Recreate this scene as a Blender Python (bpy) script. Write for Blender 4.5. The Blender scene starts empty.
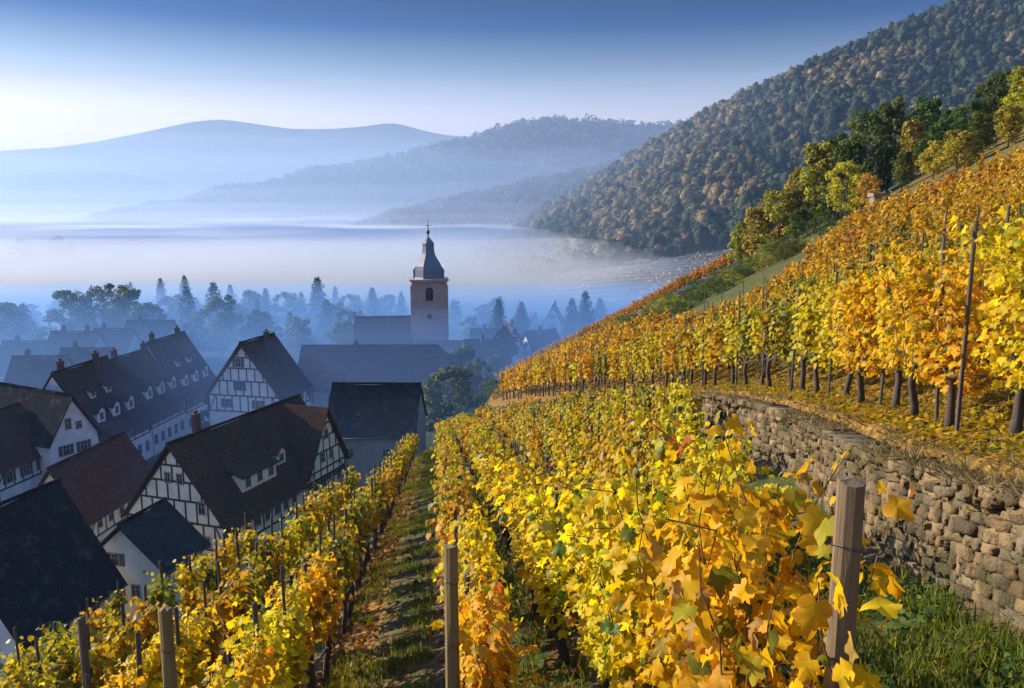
import bpy, bmesh, math, random
import numpy as np
from mathutils import Vector, Matrix

R = math.radians
random.seed(7)

scene = bpy.context.scene
COL = scene.collection

# ------------------------------------------------------------------ camera
FPX = 1024 * 28 / 36
PITCH = math.atan((344 - 215) / FPX)
cam_d = bpy.data.cameras.new("camera"); cam_d.lens = 28; cam_d.sensor_width = 36
cam_d.clip_start = 0.05; cam_d.clip_end = 40000
cam = bpy.data.objects.new("camera", cam_d); COL.objects.link(cam)
cam.location = (0, 0, 0); cam.rotation_euler = (math.pi / 2 - PITCH, 0, 0)
scene.camera = cam

# ------------------------------------------------------------------ light
SUN_EL, SUN_AZ = 23.0, -67.0          # azimuth from +Y, negative = to the left
SKY_STRENGTH, SUN_STRENGTH, EXPOSURE = 0.15, 5.0, 0.98
w = bpy.data.worlds.new("World"); scene.world = w; w.use_nodes = True
wn = w.node_tree; bg = wn.nodes["Background"]
sky = wn.nodes.new("ShaderNodeTexSky"); sky.sky_type = 'NISHITA'; sky.sun_disc = False
sky.sun_elevation = R(SUN_EL); sky.sun_rotation = R(SUN_AZ); sky.altitude = 1500
sky.air_density = 0.8; sky.dust_density = 0.3; sky.ozone_density = 6.0
# clear autumn morning: pale at the horizon, quickly deepening to blue within view
_tc = wn.nodes.new("ShaderNodeTexCoord"); _sx = wn.nodes.new("ShaderNodeSeparateXYZ"); wn.links.new(_tc.outputs["Generated"], _sx.inputs[0])
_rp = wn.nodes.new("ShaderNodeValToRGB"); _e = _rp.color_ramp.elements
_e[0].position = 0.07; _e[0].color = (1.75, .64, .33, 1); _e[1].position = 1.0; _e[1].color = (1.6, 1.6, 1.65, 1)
for _p, _c in ((.115, (1.72, .72, .375, 1)), (.16, (.95, .58, .375, 1)), (.215, (.13, .18, .23, 1)), (.30, (.0, .012, .05, 1)), (.36, (.9, 1.0, 1.15, 1)), (.5, (1.75, 1.7, 1.7, 1))):  # stops overhead, out of view, are brightened as added ambient fill
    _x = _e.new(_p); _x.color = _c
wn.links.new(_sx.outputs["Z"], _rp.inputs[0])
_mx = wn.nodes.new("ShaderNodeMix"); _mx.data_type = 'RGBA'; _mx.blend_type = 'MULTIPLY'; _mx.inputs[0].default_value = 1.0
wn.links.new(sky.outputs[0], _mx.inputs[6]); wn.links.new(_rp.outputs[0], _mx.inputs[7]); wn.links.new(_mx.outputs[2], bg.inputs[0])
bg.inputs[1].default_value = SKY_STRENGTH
sd = bpy.data.lights.new("sun", 'SUN'); sd.energy = SUN_STRENGTH; sd.angle = R(0.5); sd.color = (1.0, 0.90, 0.76)
so = bpy.data.objects.new("sun", sd); COL.objects.link(so); so.location = (-40, 30, 60)
S = Vector((math.sin(R(SUN_AZ)) * math.cos(R(SUN_EL)), math.cos(R(SUN_AZ)) * math.cos(R(SUN_EL)), math.sin(R(SUN_EL))))
so.rotation_euler = S.to_track_quat('Z', 'Y').to_euler()
scene.view_settings.view_transform = 'Standard'; scene.view_settings.look = 'None'
scene.view_settings.exposure = EXPOSURE; scene.view_settings.gamma = 1.0
scene.view_settings.use_curve_mapping = False
cy = scene.cycles
cy.use_denoising = True; cy.use_adaptive_sampling = True; cy.adaptive_threshold = 0.02
cy.max_bounces = 8; cy.diffuse_bounces = 2; cy.glossy_bounces = 1; cy.transmission_bounces = 3
cy.volume_bounces = 4; cy.transparent_max_bounces = 8
HAZE_DENSITY, MIST_DENSITY, FOG_DENSITY = 0.00014, 0.0068, 0.0066

# ------------------------------------------------------------------ maths helpers
def ray(px, py):
    u = (px - 512) / FPX; v = (344 - py) / FPX
    y = math.cos(PITCH) + v * math.sin(PITCH); z = -math.sin(PITCH) + v * math.cos(PITCH)
    return np.array([u / y, 1.0, z / y])
def at(px, py, d): return ray(px, py) * d
def proj(p):
    x, y, z = p
    dep = y * math.cos(PITCH) - z * math.sin(PITCH); up = y * math.sin(PITCH) + z * math.cos(PITCH)
    return 512 + FPX * x / dep, 344 - FPX * up / dep
KS, GS = 0.0952, 0.23496      # the vine rows run along (-KS, 1) and fall GS per metre
def sstep(a, b, x):
    t = np.clip((np.asarray(x, float) - a) / (b - a), 0, 1); return t * t * (3 - 2 * t)
# value noise
_perm = np.random.default_rng(3).random((257, 257))
def vnoise(x, y):
    x = np.asarray(x, float); y = np.asarray(y, float)
    xi = np.floor(x).astype(int); yi = np.floor(y).astype(int); fx = x - xi; fy = y - yi
    fx = fx * fx * (3 - 2 * fx); fy = fy * fy * (3 - 2 * fy)
    g = lambda a, b: _perm[a % 256, b % 256]
    return (g(xi, yi) * (1 - fx) + g(xi + 1, yi) * fx) * (1 - fy) + (g(xi, yi + 1) * (1 - fx) + g(xi + 1, yi + 1) * fx) * fy
def fbm(x, y, o=4):
    s = 0; a = 0.5
    for i in range(o):
        s = s + a * vnoise(x * 2 ** i + 17 * i, y * 2 ** i + 31 * i); a *= 0.5
    return s

# ------------------------------------------------------------------ terrain function
_WD = np.array([-60, 0, 5.6, 8.2, 13, 20, 30, 45, 57, 64, 300.])
_WX = np.array([4.15, 4.15, 4.36, 4.7, 5.95, 7.1, 7.2, 5.7, 4.3, 3.6, 3.6])
_wd_f = np.linspace(-60, 300, 1441); _k = np.exp(-0.5 * (np.arange(-16, 17) / 6.0) ** 2); _k /= _k.sum()
_wx_f = np.convolve(np.pad(np.interp(_wd_f, _WD, _WX), 16, mode='edge'), _k, mode='valid')
def wall_x(d): return np.interp(d, _wd_f, _wx_f)
POLY = np.array([(-7.2, -60), (-7.2, 12), (-5.7, 17), (-4.1, 23), (-2.7, 32), (-2.1, 44), (-.8, 52.5), (4.2, 61), (8, 110), (11.5, 153), (20, 151), (29, 133),
                 (40, 99), (50, 88), (75, 84), (500, 84), (500, -60)], float)
def poly_out(x, y):
    """distance outside the hill outline (0 inside)"""
    x = np.asarray(x, float); y = np.asarray(y, float)
    best = np.full(x.shape, 1e9); inside = np.zeros(x.shape, bool)
    n = len(POLY)
    for i in range(n):
        ax, ay = POLY[i]; bx, by = POLY[(i + 1) % n]
        ex, ey = bx - ax, by - ay
        t = np.clip(((x - ax) * ex + (y - ay) * ey) / (ex * ex + ey * ey), 0, 1)
        best = np.minimum(best, np.hypot(x - ax - t * ex, y - ay - t * ey))
        c = ((ay > y) != (by > y)) & (x < ex * (y - ay) / (ey if ey else 1e-9) + ax)
        inside ^= c
    return np.where(inside, 0, best), np.where(inside, best, 0)
VALLEY = -34.0
def low_p(X, d): return -3.2 + 0.34 * X - .04 * np.clip(-2.4 - np.asarray(X, float), 0, 6)
def wall_h(d): return 0.98 + 0.25 * sstep(25, 55, d)
def prof(X, d):
    X = np.asarray(X, float); d = np.asarray(d, float)
    wx = wall_x(d)
    lo = low_p(X, d)
    t = X - wx
    top = low_p(wx, d) + wall_h(d)
    up = top + 0.2 * np.clip(t, 0, 1.6) + 0.5 * np.clip(t - 1.6, 0, 22) + 0.56 * np.clip(t - 23.6, 0, 30) + 0.25 * np.clip(t - 53.6, 0, 1e4) * np.exp(-np.clip(t - 53.6, 0, 1e4) / 150)
    up = up + 0.55 * sstep(35, 58, d) * sstep(0.1, 1.8, t)
    m = sstep(0.05, 0.42, t)
    up = np.maximum(up, lo)
    return lo * (1 - m) + up * m
def ground_z(x, y):
    x = np.asarray(x, float); y = np.asarray(y, float)
    X = x + KS * y
    o, _ = poly_out(X, y)
    bump = 0.10 * (fbm(X * .9, y * .9, 3) - .45) + .05 * (fbm(X * 4, y * 4, 2) - .4)
    z = prof(X, y) - GS * y + bump - (0.85 * o + 0.3 * np.minimum(o, 1.0))
    v = VALLEY + 1.2 * (fbm(x / 60, y / 60, 3) - .45)
    k = 2.0
    h = np.clip(0.5 + 0.5 * (z - v) / k, 0, 1)
    return v + (z - v) * h + k * h * (1 - h)
def gz(x, y): return float(ground_z(np.array([x]), np.array([y]))[0])
def rowpt(X, d):
    x = X - KS * d
    return x, d, gz(x, d)

# ------------------------------------------------------------------ mesh helpers
def mesh_np(name, verts, polys, cols=None, mats=(), matidx=None, smooth=False):
    verts = np.asarray(verts, np.float32)
    polys = [np.asarray(p, np.int32) for p in polys if len(p)]
    me = bpy.data.meshes.new(name)
    me.vertices.add(len(verts)); me.vertices.foreach_set("co", verts.ravel())
    nl = sum(p.size for p in polys); npoly = sum(len(p) for p in polys)
    me.loops.add(nl); me.polygons.add(npoly)
    me.loops.foreach_set("vertex_index", np.concatenate([p.ravel() for p in polys]))
    tot = np.concatenate([np.full(len(p), p.shape[1], np.int32) for p in polys])
    st = np.concatenate([[0], np.cumsum(tot)[:-1]]).astype(np.int32)
    me.polygons.foreach_set("loop_start", st); me.polygons.foreach_set("loop_total", tot)
    if matidx is not None: me.polygons.foreach_set("material_index", np.asarray(matidx, np.int32))
    if smooth: me.polygons.foreach_set("use_smooth", np.ones(npoly, bool))
    if cols is not None:
        a = me.color_attributes.new("Col", 'FLOAT_COLOR', 'POINT')
        c = np.ones((len(verts), 4), np.float32); c[:, :3] = cols
        a.data.foreach_set("color", c.ravel())
    for m in mats: me.materials.append(m)
    me.update(calc_edges=True); me.validate()
    return me
class MB:
    """collects boxes, bars, prisms and tubes for ONE mesh"""
    def __init__(s): s.v = []; s.f = []
    def add(s, vs, fs):
        n = len(s.v); s.v += [tuple(map(float, p)) for p in vs]; s.f += [tuple(i + n for i in f) for f in fs]
    def box(s, x0, x1, y0, y1, z0, z1):
        s.add([(x0, y0, z0), (x1, y0, z0), (x1, y1, z0), (x0, y1, z0), (x0, y0, z1), (x1, y0, z1), (x1, y1, z1), (x0, y1, z1)],
              [(0, 3, 2, 1), (4, 5, 6, 7), (0, 1, 5, 4), (1, 2, 6, 5), (2, 3, 7, 6), (3, 0, 4, 7)])
    def bar(s, a, b, w, t, nrm):
        """beam from a to b, width w in the face plane, thickness t along nrm (base on the face)"""
        a = Vector(a); b = Vector(b); n = Vector(nrm).normalized(); u = (b - a).normalized(); q = n.cross(u) * (w / 2)
        lo = -0.05
        s.add([a - q + n * lo, a + q + n * lo, b + q + n * lo, b - q + n * lo, a - q + n * t, a + q + n * t, b + q + n * t, b - q + n * t],
              [(0, 3, 2, 1), (4, 5, 6, 7), (0, 1, 5, 4), (1, 2, 6, 5), (2, 3, 7, 6), (3, 0, 4, 7)])
    def tube(s, pts, rad, n=6, cap=True):
        pts = [Vector(p) for p in pts]; rings = []
        for i, p in enumerate(pts):
            t = (pts[min(i + 1, len(pts) - 1)] - pts[max(i - 1, 0)]).normalized()
            a = t.orthogonal().normalized() if abs(t.z) > .9 else t.cross(Vector((0, 0, 1))).normalized()
            if abs(t.z) > .9: a = (Vector((1, 0, 0)) - t * t.x).normalized()
            b = t.cross(a); r = rad[i] if hasattr(rad, '__len__') else rad
            rings.append([p + (a * math.cos(2 * math.pi * k / n) + b * math.sin(2 * math.pi * k / n)) * r for k in range(n)])
        vs = [q for rg in rings for q in rg]; fs = []
        for i in range(len(pts) - 1):
            for k in range(n):
                fs.append((i * n + k, i * n + (k + 1) % n, (i + 1) * n + (k + 1) % n, (i + 1) * n + k))
        if cap: fs.append(tuple(range(n - 1, -1, -1))); fs.append(tuple((len(pts) - 1) * n + k for k in range(n)))
        s.add(vs, fs)
    def prism(s, poly, off):
        """closed prism: polygon (3D points) pushed by vector off"""
        n = len(poly); off = Vector(off); a = [Vector(p) for p in poly]; b = [p + off for p in a]
        s.add(a + b, [tuple(range(n - 1, -1, -1)), tuple(range(n, 2 * n))] + [(i, (i + 1) % n, n + (i + 1) % n, n + i) for i in range(n)])
    def mesh(s, name, mat, smooth=False):
        me = bpy.data.meshes.new(name); me.from_pydata(s.v, [], s.f); me.materials.append(mat)
        if len(s.f) < 20000:
            bm = bmesh.new(); bm.from_mesh(me); bmesh.ops.recalc_face_normals(bm, faces=bm.faces); bm.to_mesh(me); bm.free()
        if smooth:
            for p in me.polygons: p.use_smooth = True
        me.update(); return me
def link(name, me, parent=None, loc=None, **props):
    o = bpy.data.objects.new(name, me); COL.objects.link(o)
    if parent is not None: o.parent = parent
    if loc is not None: o.location = loc
    for k, v in props.items(): o[k] = v
    return o
def thing(name, label, cat, loc=(0, 0, 0), rz=0.0, group=None):
    o = bpy.data.objects.new(name, None); COL.objects.link(o); o.location = loc; o.rotation_euler = (0, 0, rz)
    o.empty_display_size = .2; o['label'] = label; o['category'] = cat
    if group: o['group'] = group
    return o
def dup(root, loc, rot, sc, label=None, group=None):
    r = root.copy(); COL.objects.link(r); r.location = loc; r.rotation_euler = rot; r.scale = sc
    if label: r['label'] = label
    if group: r['group'] = group
    for ch in list(root.children):
        c = ch.copy(); COL.objects.link(c); c.parent = r
        for g in ch.children:
            d = g.copy(); COL.objects.link(d); d.parent = c
    return r

# ------------------------------------------------------------------ materials
def mat(name):
    m = bpy.data.materials.new(name); m.use_nodes = True
    return m, m.node_tree, m.node_tree.nodes["Principled BSDF"]
def N(nt, t, **kw):
    n = nt.nodes.new(t)
    for k, v in kw.items(): setattr(n, k, v)
    return n
def ramp(nt, fac, stops):
    r = N(nt, "ShaderNodeValToRGB"); e = r.color_ramp.elements
    while len(e) > 1: e.remove(e[-1])
    e[0].position = stops[0][0]; e[0].color = (*stops[0][1], 1)
    for p, c in stops[1:]:
        x = e.new(p); x.color = (*c, 1)
    nt.links.new(fac, r.inputs[0]); return r.outputs[0]
def mixc(nt, fac, a, b, mode='MIX'):
    m = N(nt, "ShaderNodeMix", data_type='RGBA', blend_type=mode)
    for s, v in ((m.inputs[0], fac), (m.inputs[6], a), (m.inputs[7], b)):
        if hasattr(v, 'is_output'): nt.links.new(v, s)
        elif isinstance(v, tuple): s.default_value = (*v, 1)
        else: s.default_value = v
    return m.outputs[2]
def noise(nt, scale, detail=4, vec=None, rough=.6, out=0):
    n = N(nt, "ShaderNodeTexNoise"); n.inputs["Scale"].default_value = scale; n.inputs["Detail"].default_value = detail
    n.inputs["Roughness"].default_value = rough
    if vec is None: vec = N(nt, "ShaderNodeTexCoord").outputs["Object"]
    nt.links.new(vec, n.inputs["Vector"]); return n.outputs[out]
def bump(nt, h, bsdf, strength=.5, dist=.05):
    b = N(nt, "ShaderNodeBump"); b.inputs["Strength"].default_value = strength; b.inputs["Distance"].default_value = dist
    nt.links.new(h, b.inputs["Height"]); nt.links.new(b.outputs[0], bsdf.inputs["Normal"]); return b
def objrand(nt): return N(nt, "ShaderNodeObjectInfo").outputs["Random"]

def leaf_material(name, transl=.42, rough=.45, vary=.18, gain=1.0, veins=False):
    m, nt, b = mat(name)
    at_ = N(nt, "ShaderNodeAttribute", attribute_name="Col")
    hs = N(nt, "ShaderNodeHueSaturation")
    mr = N(nt, "ShaderNodeMapRange"); nt.links.new(objrand(nt), mr.inputs[0]); mr.inputs[3].default_value = .5 - vary * .13; mr.inputs[4].default_value = .5 + vary * .2
    nt.links.new(mr.outputs[0], hs.inputs["Hue"])
    nz = noise(nt, 9.0, 3)
    mv = N(nt, "ShaderNodeMapRange"); nt.links.new(nz, mv.inputs[0]); mv.inputs[1].default_value = .25; mv.inputs[2].default_value = .75
    mv.inputs[3].default_value = .72 * gain; mv.inputs[4].default_value = 1.2 * gain
    nt.links.new(mv.outputs[0], hs.inputs["Value"]); nt.links.new(at_.outputs["Color"], hs.inputs["Color"])
    colour = hs.outputs[0]
    if veins:       # ribs fanning out from the leaf stalk, mottled brown freckles
        uvn = N(nt, "ShaderNodeUVMap"); mp = N(nt, "ShaderNodeVectorMath", operation='SUBTRACT'); nt.links.new(uvn.outputs[0], mp.inputs[0]); mp.inputs[1].default_value = (.6, .22, 0)
        sx = N(nt, "ShaderNodeSeparateXYZ"); nt.links.new(mp.outputs[0], sx.inputs[0])
        def M(op, a, b=None, c=None):
            q = N(nt, "ShaderNodeMath", operation=op)
            for k, v in enumerate((a, b, c)):
                if v is None: continue
                if hasattr(v, 'is_output'): nt.links.new(v, q.inputs[k])
                else: q.inputs[k].default_value = v
            return q.outputs[0]
        ang = M('ARCTAN2', sx.outputs[0], sx.outputs[1]); rad = M('LENGTH' if False else 'SQRT', M('ADD', M('MULTIPLY', sx.outputs[0], sx.outputs[0]), M('MULTIPLY', sx.outputs[1], sx.outputs[1])))
        dist = M('MULTIPLY', M('ABSOLUTE', M('SINE', M('MULTIPLY', ang, 3.6))), rad)
        rib = ramp(nt, dist, [(.0, (1, 1, 1)), (.022, (.8, .8, .8)), (.06, (0, 0, 0))])
        side_ = ramp(nt, M('ABSOLUTE', M('SINE', M('ADD', M('MULTIPLY', rad, 38.0), M('MULTIPLY', dist, 30.0)))), [(.0, (.45, .45, .45)), (.25, (0, 0, 0))])
        colour = mixc(nt, mixc(nt, 1.0, side_, (.5, .5, .5), 'MULTIPLY'), colour, mixc(nt, 1.0, colour, (.62, .66, .5), 'MULTIPLY'))
        colour = mixc(nt, rib, colour, mixc(nt, 1.0, colour, (.70, .78, .55), 'MULTIPLY'))
        fr = ramp(nt, noise(nt, 55, 4, rough=.75), [(.65, (0, 0, 0)), (.74, (.7, .7, .7))]); colour = mixc(nt, fr, colour, (.20, .085, .02))
        bump(nt, rib, b, .35, .002)
    nt.links.new(colour, b.inputs["Base Color"]); b.inputs["Roughness"].default_value = rough
    b.inputs["Specular IOR Level"].default_value = .16
    tr = N(nt, "ShaderNodeBsdfTranslucent")
    c2 = mixc(nt, 1.0, colour, (1.0, .92, .55), 'MULTIPLY'); nt.links.new(c2, tr.inputs[0])
    mx = N(nt, "ShaderNodeMixShader"); mx.inputs[0].default_value = transl
    nt.links.new(b.outputs[0], mx.inputs[1]); nt.links.new(tr.outputs[0], mx.inputs[2])
    nt.links.new(mx.outputs[0], nt.nodes["Material Output"].inputs["Surface"])
    return m
def wood_material(name, c0, c1, scale=18, stretch=.12):
    m, nt, b = mat(name)
    mp = N(nt, "ShaderNodeMapping"); mp.inputs["Scale"].default_value = (1, 1, stretch)
    nt.links.new(N(nt, "ShaderNodeTexCoord").outputs["Object"], mp.inputs[0])
    n1 = noise(nt, scale, 6, mp.outputs[0], .7); n2 = noise(nt, 3, 3)
    c = ramp(nt, n1, [(.3, c0), (.7, c1)]); c = mixc(nt, n2, c, tuple(.55 * v for v in c1))
    nt.links.new(c, b.inputs["Base Color"]); b.inputs["Roughness"].default_value = .85
    bump(nt, n1, b, .8, .012); return m
def plaster_material(name, c):
    m, nt, b = mat(name)
    n1 = noise(nt, .8, 5); n2 = noise(nt, 14, 3)
    v = tuple(x * .72 for x in c)
    cc = mixc(nt, ramp(nt, n1, [(.35, (0, 0, 0)), (.7, (1, 1, 1))]), c, v)
    nt.links.new(cc, b.inputs["Base Color"]); b.inputs["Roughness"].default_value = .9; bump(nt, n2, b, .3, .02); return m
def roof_material(name, c0, c1, rough=.62):
    m, nt, b = mat(name)
    tc = N(nt, "ShaderNodeTexCoord").outputs["UV"]
    br = N(nt, "ShaderNodeTexBrick"); nt.links.new(tc, br.inputs["Vector"])
    br.inputs["Scale"].default_value = 1.0; br.inputs["Brick Width"].default_value = .32; br.inputs["Row Height"].default_value = .26
    br.inputs["Mortar Size"].default_value = .03; br.inputs["Color1"].default_value = (*c0, 1); br.inputs["Color2"].default_value = (*c1, 1)
    br.inputs["Mortar"].default_value = (*[v * .35 for v in c0], 1); br.inputs["Bias"].default_value = .1
    n1 = noise(nt, .45, 5); n2 = noise(nt, .9, 6, rough=.7)
    c = mixc(nt, ramp(nt, n1, [(.4, (0, 0, 0)), (.65, (.75, .75, .75))]), br.outputs[0], tuple(.6 * v + .01 for v in c0))
    c = mixc(nt, ramp(nt, n2, [(.54, (0, 0, 0)), (.72, (.5, .5, .5))]), c, (.13, .115, .085))
    nt.links.new(c, b.inputs["Base Color"]); b.inputs["Roughness"].default_value = rough; b.inputs["Specular IOR Level"].default_value = .0
    bump(nt, br.outputs["Fac"], b, -.6, .03); return m
def plain(name, c, rough=.8, nscale=6, amt=.35):
    m, nt, b = mat(name); n = noise(nt, nscale, 4)
    cc = mixc(nt, n, tuple(v * (1 - amt) for v in c), tuple(min(1, v * (1 + amt)) for v in c))
    nt.links.new(cc, b.inputs["Base Color"]); b.inputs["Roughness"].default_value = rough; return m

M_LEAF = leaf_material("vine leaves", .5, gain=.80)
M_LEAFN = leaf_material("near vine leaves", .60, .45, veins=True, gain=1.22)
M_TREE = leaf_material("tree leaves", .46, .6, .25, 1.25)
M_FOREST = leaf_material("forest leaves", .12, .8, 0)
M_NEEDLE = leaf_material("needles", .15, .7, .2)
M_BARK = wood_material("vine bark", (.030, .020, .014), (.085, .060, .045), 24)
M_TRUNK = wood_material("tree bark", (.03, .024, .018), (.10, .08, .06), 8)
M_STAKE = wood_material("weathered stake wood", (.045, .033, .024), (.13, .10, .075), 20)
M_POST = wood_material("weathered post wood", (.085, .055, .026), (.25, .165, .08), 26, .06)
M_POSTY = wood_material("lichened post wood", (.11, .08, .025), (.29, .20, .065), 26, .06)
M_CANE = plain("cane bark", (.16, .075, .03), .7)
M_TIMBER = wood_material("dark timber", (.030, .016, .012), (.075, .038, .026), 10)
M_FRAME = plain("window frame paint", (.30, .27, .24), .6)
M_FRAMED = plain("dark window frame", (.06, .04, .035), .6)
M_SHUTTER = plain("shutter paint", (.09, .05, .04), .6)
m_, nt_, b_ = mat("window glass"); b_.inputs["Base Color"].default_value = (.012, .014, .018, 1); b_.inputs["Roughness"].default_value = .25
nt_.links.new(ramp(nt_, noise(nt_, .7, 2), [(.4, (.008, .009, .012)), (.7, (.035, .04, .05))]), b_.inputs["Base Color"])
b_.inputs["Specular IOR Level"].default_value = .3
M_GLASS = m_
M_PLASTER = plaster_material("cream plaster", (.82, .74, .58))
M_PLASTERW = plaster_material("white plaster", (.76, .73, .68))
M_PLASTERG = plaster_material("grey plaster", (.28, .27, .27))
M_SAND = plaster_material("pink sandstone", (.43, .29, .25))
M_ROOFB = roof_material("brown tiles", (.070, .038, .025), (.13, .070, .045))
M_ROOFP = roof_material("plum tiles", (.080, .036, .028), (.135, .060, .044))
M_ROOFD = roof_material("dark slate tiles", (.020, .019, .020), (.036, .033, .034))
M_ROOFG = roof_material("grey tiles", (.034, .033, .034), (.06, .056, .056))
M_SPIRE = plain("spire slate", (.10, .12, .15), .55, 3)
M_BRICK = plain("chimney brick", (.075, .045, .038), .9, 9)
M_METAL = plain("dark iron", (.03, .03, .032), .5)

# ------------------------------------------------------------------ ground sheet
def axis(fine, grow, end_lo, end_hi):
    hi = [fine[-1]]; st = fine[-1] - fine[-2]
    while hi[-1] < end_hi: st *= grow; hi.append(hi[-1] + st)
    lo = [fine[0]]; st = fine[1] - fine[0]
    while lo[-1] > end_lo: st *= grow; lo.append(lo[-1] - st)
    return np.array(lo[:0:-1] + list(fine) + hi[1:])
gx = axis(np.concatenate([np.arange(-30, -9, .8), np.arange(-9, 12, .16), np.arange(12, 62, .9)]), 1.22, -4200, 4200)
gy = axis(np.concatenate([np.arange(-4, 26, .22), np.arange(26, 70, .5), np.arange(70, 190, 1.6)]), 1.15, -300, 4200)
GX, GY = np.meshgrid(gx, gy); WX = GX - KS * GY
GZ = ground_z(WX.ravel(), GY.ravel()).reshape(WX.shape)
nx, ny = len(gx), len(gy)
idx = np.arange(nx * ny).reshape(ny, nx)
quads = np.stack([idx[:-1, :-1], idx[:-1, 1:], idx[1:, 1:], idx[1:, :-1]], -1).reshape(-1, 4)
o_out, _ = poly_out(GX.ravel(), GY.ravel())
hillm = (o_out < .5).astype(float)
X_, D_ = GX.ravel(), GY.ravel(); wx_ = wall_x(D_)
terrace = hillm * sstep(.1, .4, X_ - wx_) * (1 - sstep(8, 26, X_ - wx_) * .6) * (1 - sstep(-1, 2, D_ - (34 + (X_ - 12) * 1.30)) * (X_ > 13))           # leaf litter above the wall
pathl = hillm * np.exp(-((X_ + 1.25) / .38) ** 2)                                       # rusty leaves along the foot of the row beside the path
row_s = hillm * (np.abs(((X_ - .05 + .75) % 1.5) - .75) < .35)                          # bare strip below each row
litter = np.clip(.8 * terrace + 1.0 * pathl + .15 * row_s, 0, 1)
village = 1 - hillm
gcols = np.stack([litter, np.clip(row_s * (X_ < wx_) + .45 * np.exp(-((X_ + .78) / .3) ** 2) * hillm, 0, 1), village * sstep(200, 500, D_)], -1)
mg, nt, b = mat("vineyard ground")
A = N(nt, "ShaderNodeAttribute", attribute_name="Col"); sp = N(nt, "ShaderNodeSeparateColor"); nt.links.new(A.outputs["Color"], sp.inputs[0])
n_a = noise(nt, .7, 6); n_b = noise(nt, 5, 5); n_c = noise(nt, 30, 3)
grass_c = ramp(nt, n_b, [(.3, (.020, .030, .008)), (.5, (.050, .072, .016)), (.72, (.105, .110, .028))])
dirt_c = ramp(nt, n_b, [(.3, (.035, .024, .016)), (.7, (.13, .088, .055))])
vo = N(nt, "ShaderNodeTexVoronoi"); vo.inputs["Scale"].default_value = 13; nt.links.new(N(nt, "ShaderNodeTexCoord").outputs["Object"], vo.inputs["Vector"])
lit_c = ramp(nt, vo.outputs["Color"], [(.1, (.09, .045, .015)), (.4, (.24, .10, .02)), (.6, (.36, .20, .03)), (.85, (.13, .06, .025))])
patch = ramp(nt, n_a, [(.46, (0, 0, 0)), (.62, (1, 1, 1))])
c = mixc(nt, mixc(nt, .45, (0, 0, 0), patch), grass_c, dirt_c)
c = mixc(nt, mixc(nt, 1.0, sp.outputs[1], ramp(nt, n_b, [(.25, (.35, .35, .35)), (.6, (1, 1, 1))]), 'MULTIPLY'), c, dirt_c)
c = mixc(nt, mixc(nt, 1.0, sp.outputs[0], ramp(nt, n_b, [(.3, (.3, .3, .3)), (.55, (1, 1, 1))]), 'MULTIPLY'), c, lit_c)
nt.links.new(c, b.inputs["Base Color"]); b.inputs["Roughness"].default_value = .95; b.inputs["Specular IOR Level"].default_value = .1
bump(nt, n_c, b, .7, .03)
link("ground", mesh_np("ground", np.stack([WX, GY, GZ], -1).reshape(-1, 3), [quads], gcols, [mg], smooth=True), kind="structure")

# ------------------------------------------------------------------ leaf scatter
LEAF_NEAR = (np.array([(0, .34, 0), (0, .02, 0), (.20, -.13, 0), (.40, -.02, 0), (.50, .20, 0), (.37, .33, 0), (.56, .56, 0), (.36, .64, 0), (.24, .62, 0), (.16, .84, 0), (0, 1.0, 0),
                       (-.16, .84, 0), (-.24, .62, 0), (-.36, .64, 0), (-.56, .56, 0), (-.37, .33, 0), (-.50, .20, 0), (-.40, -.02, 0), (-.20, -.13, 0)], float),
             [np.array([(0, i, i + 1) for i in range(1, 18)] + [(0, 18, 1)])])
LEAF_MID = (np.array([(0, 0, 0), (.42, .08, 0), (.46, .52, 0), (0, 1.0, 0), (-.46, .52, 0), (-.42, .08, 0)], float), [np.array([(0, 1, 2, 3), (0, 3, 4, 5)])])
LEAF_FAR = (np.array([(0, 0, 0), (.48, .4, 0), (0, 1.0, 0), (-.48, .4, 0)], float), [np.array([(0, 1, 2, 3)])])
BLADE = (np.array([(-.05, 0, 0), (.05, 0, 0), (.03, .6, .04), (0, 1, .14), (-.03, .6, .04)], float), [np.array([(0, 1, 2, 4)]), np.array([(4, 2, 3)])])
def norm(v): return v / np.maximum(np.linalg.norm(v, axis=-1, keepdims=True), 1e-9)
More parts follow.
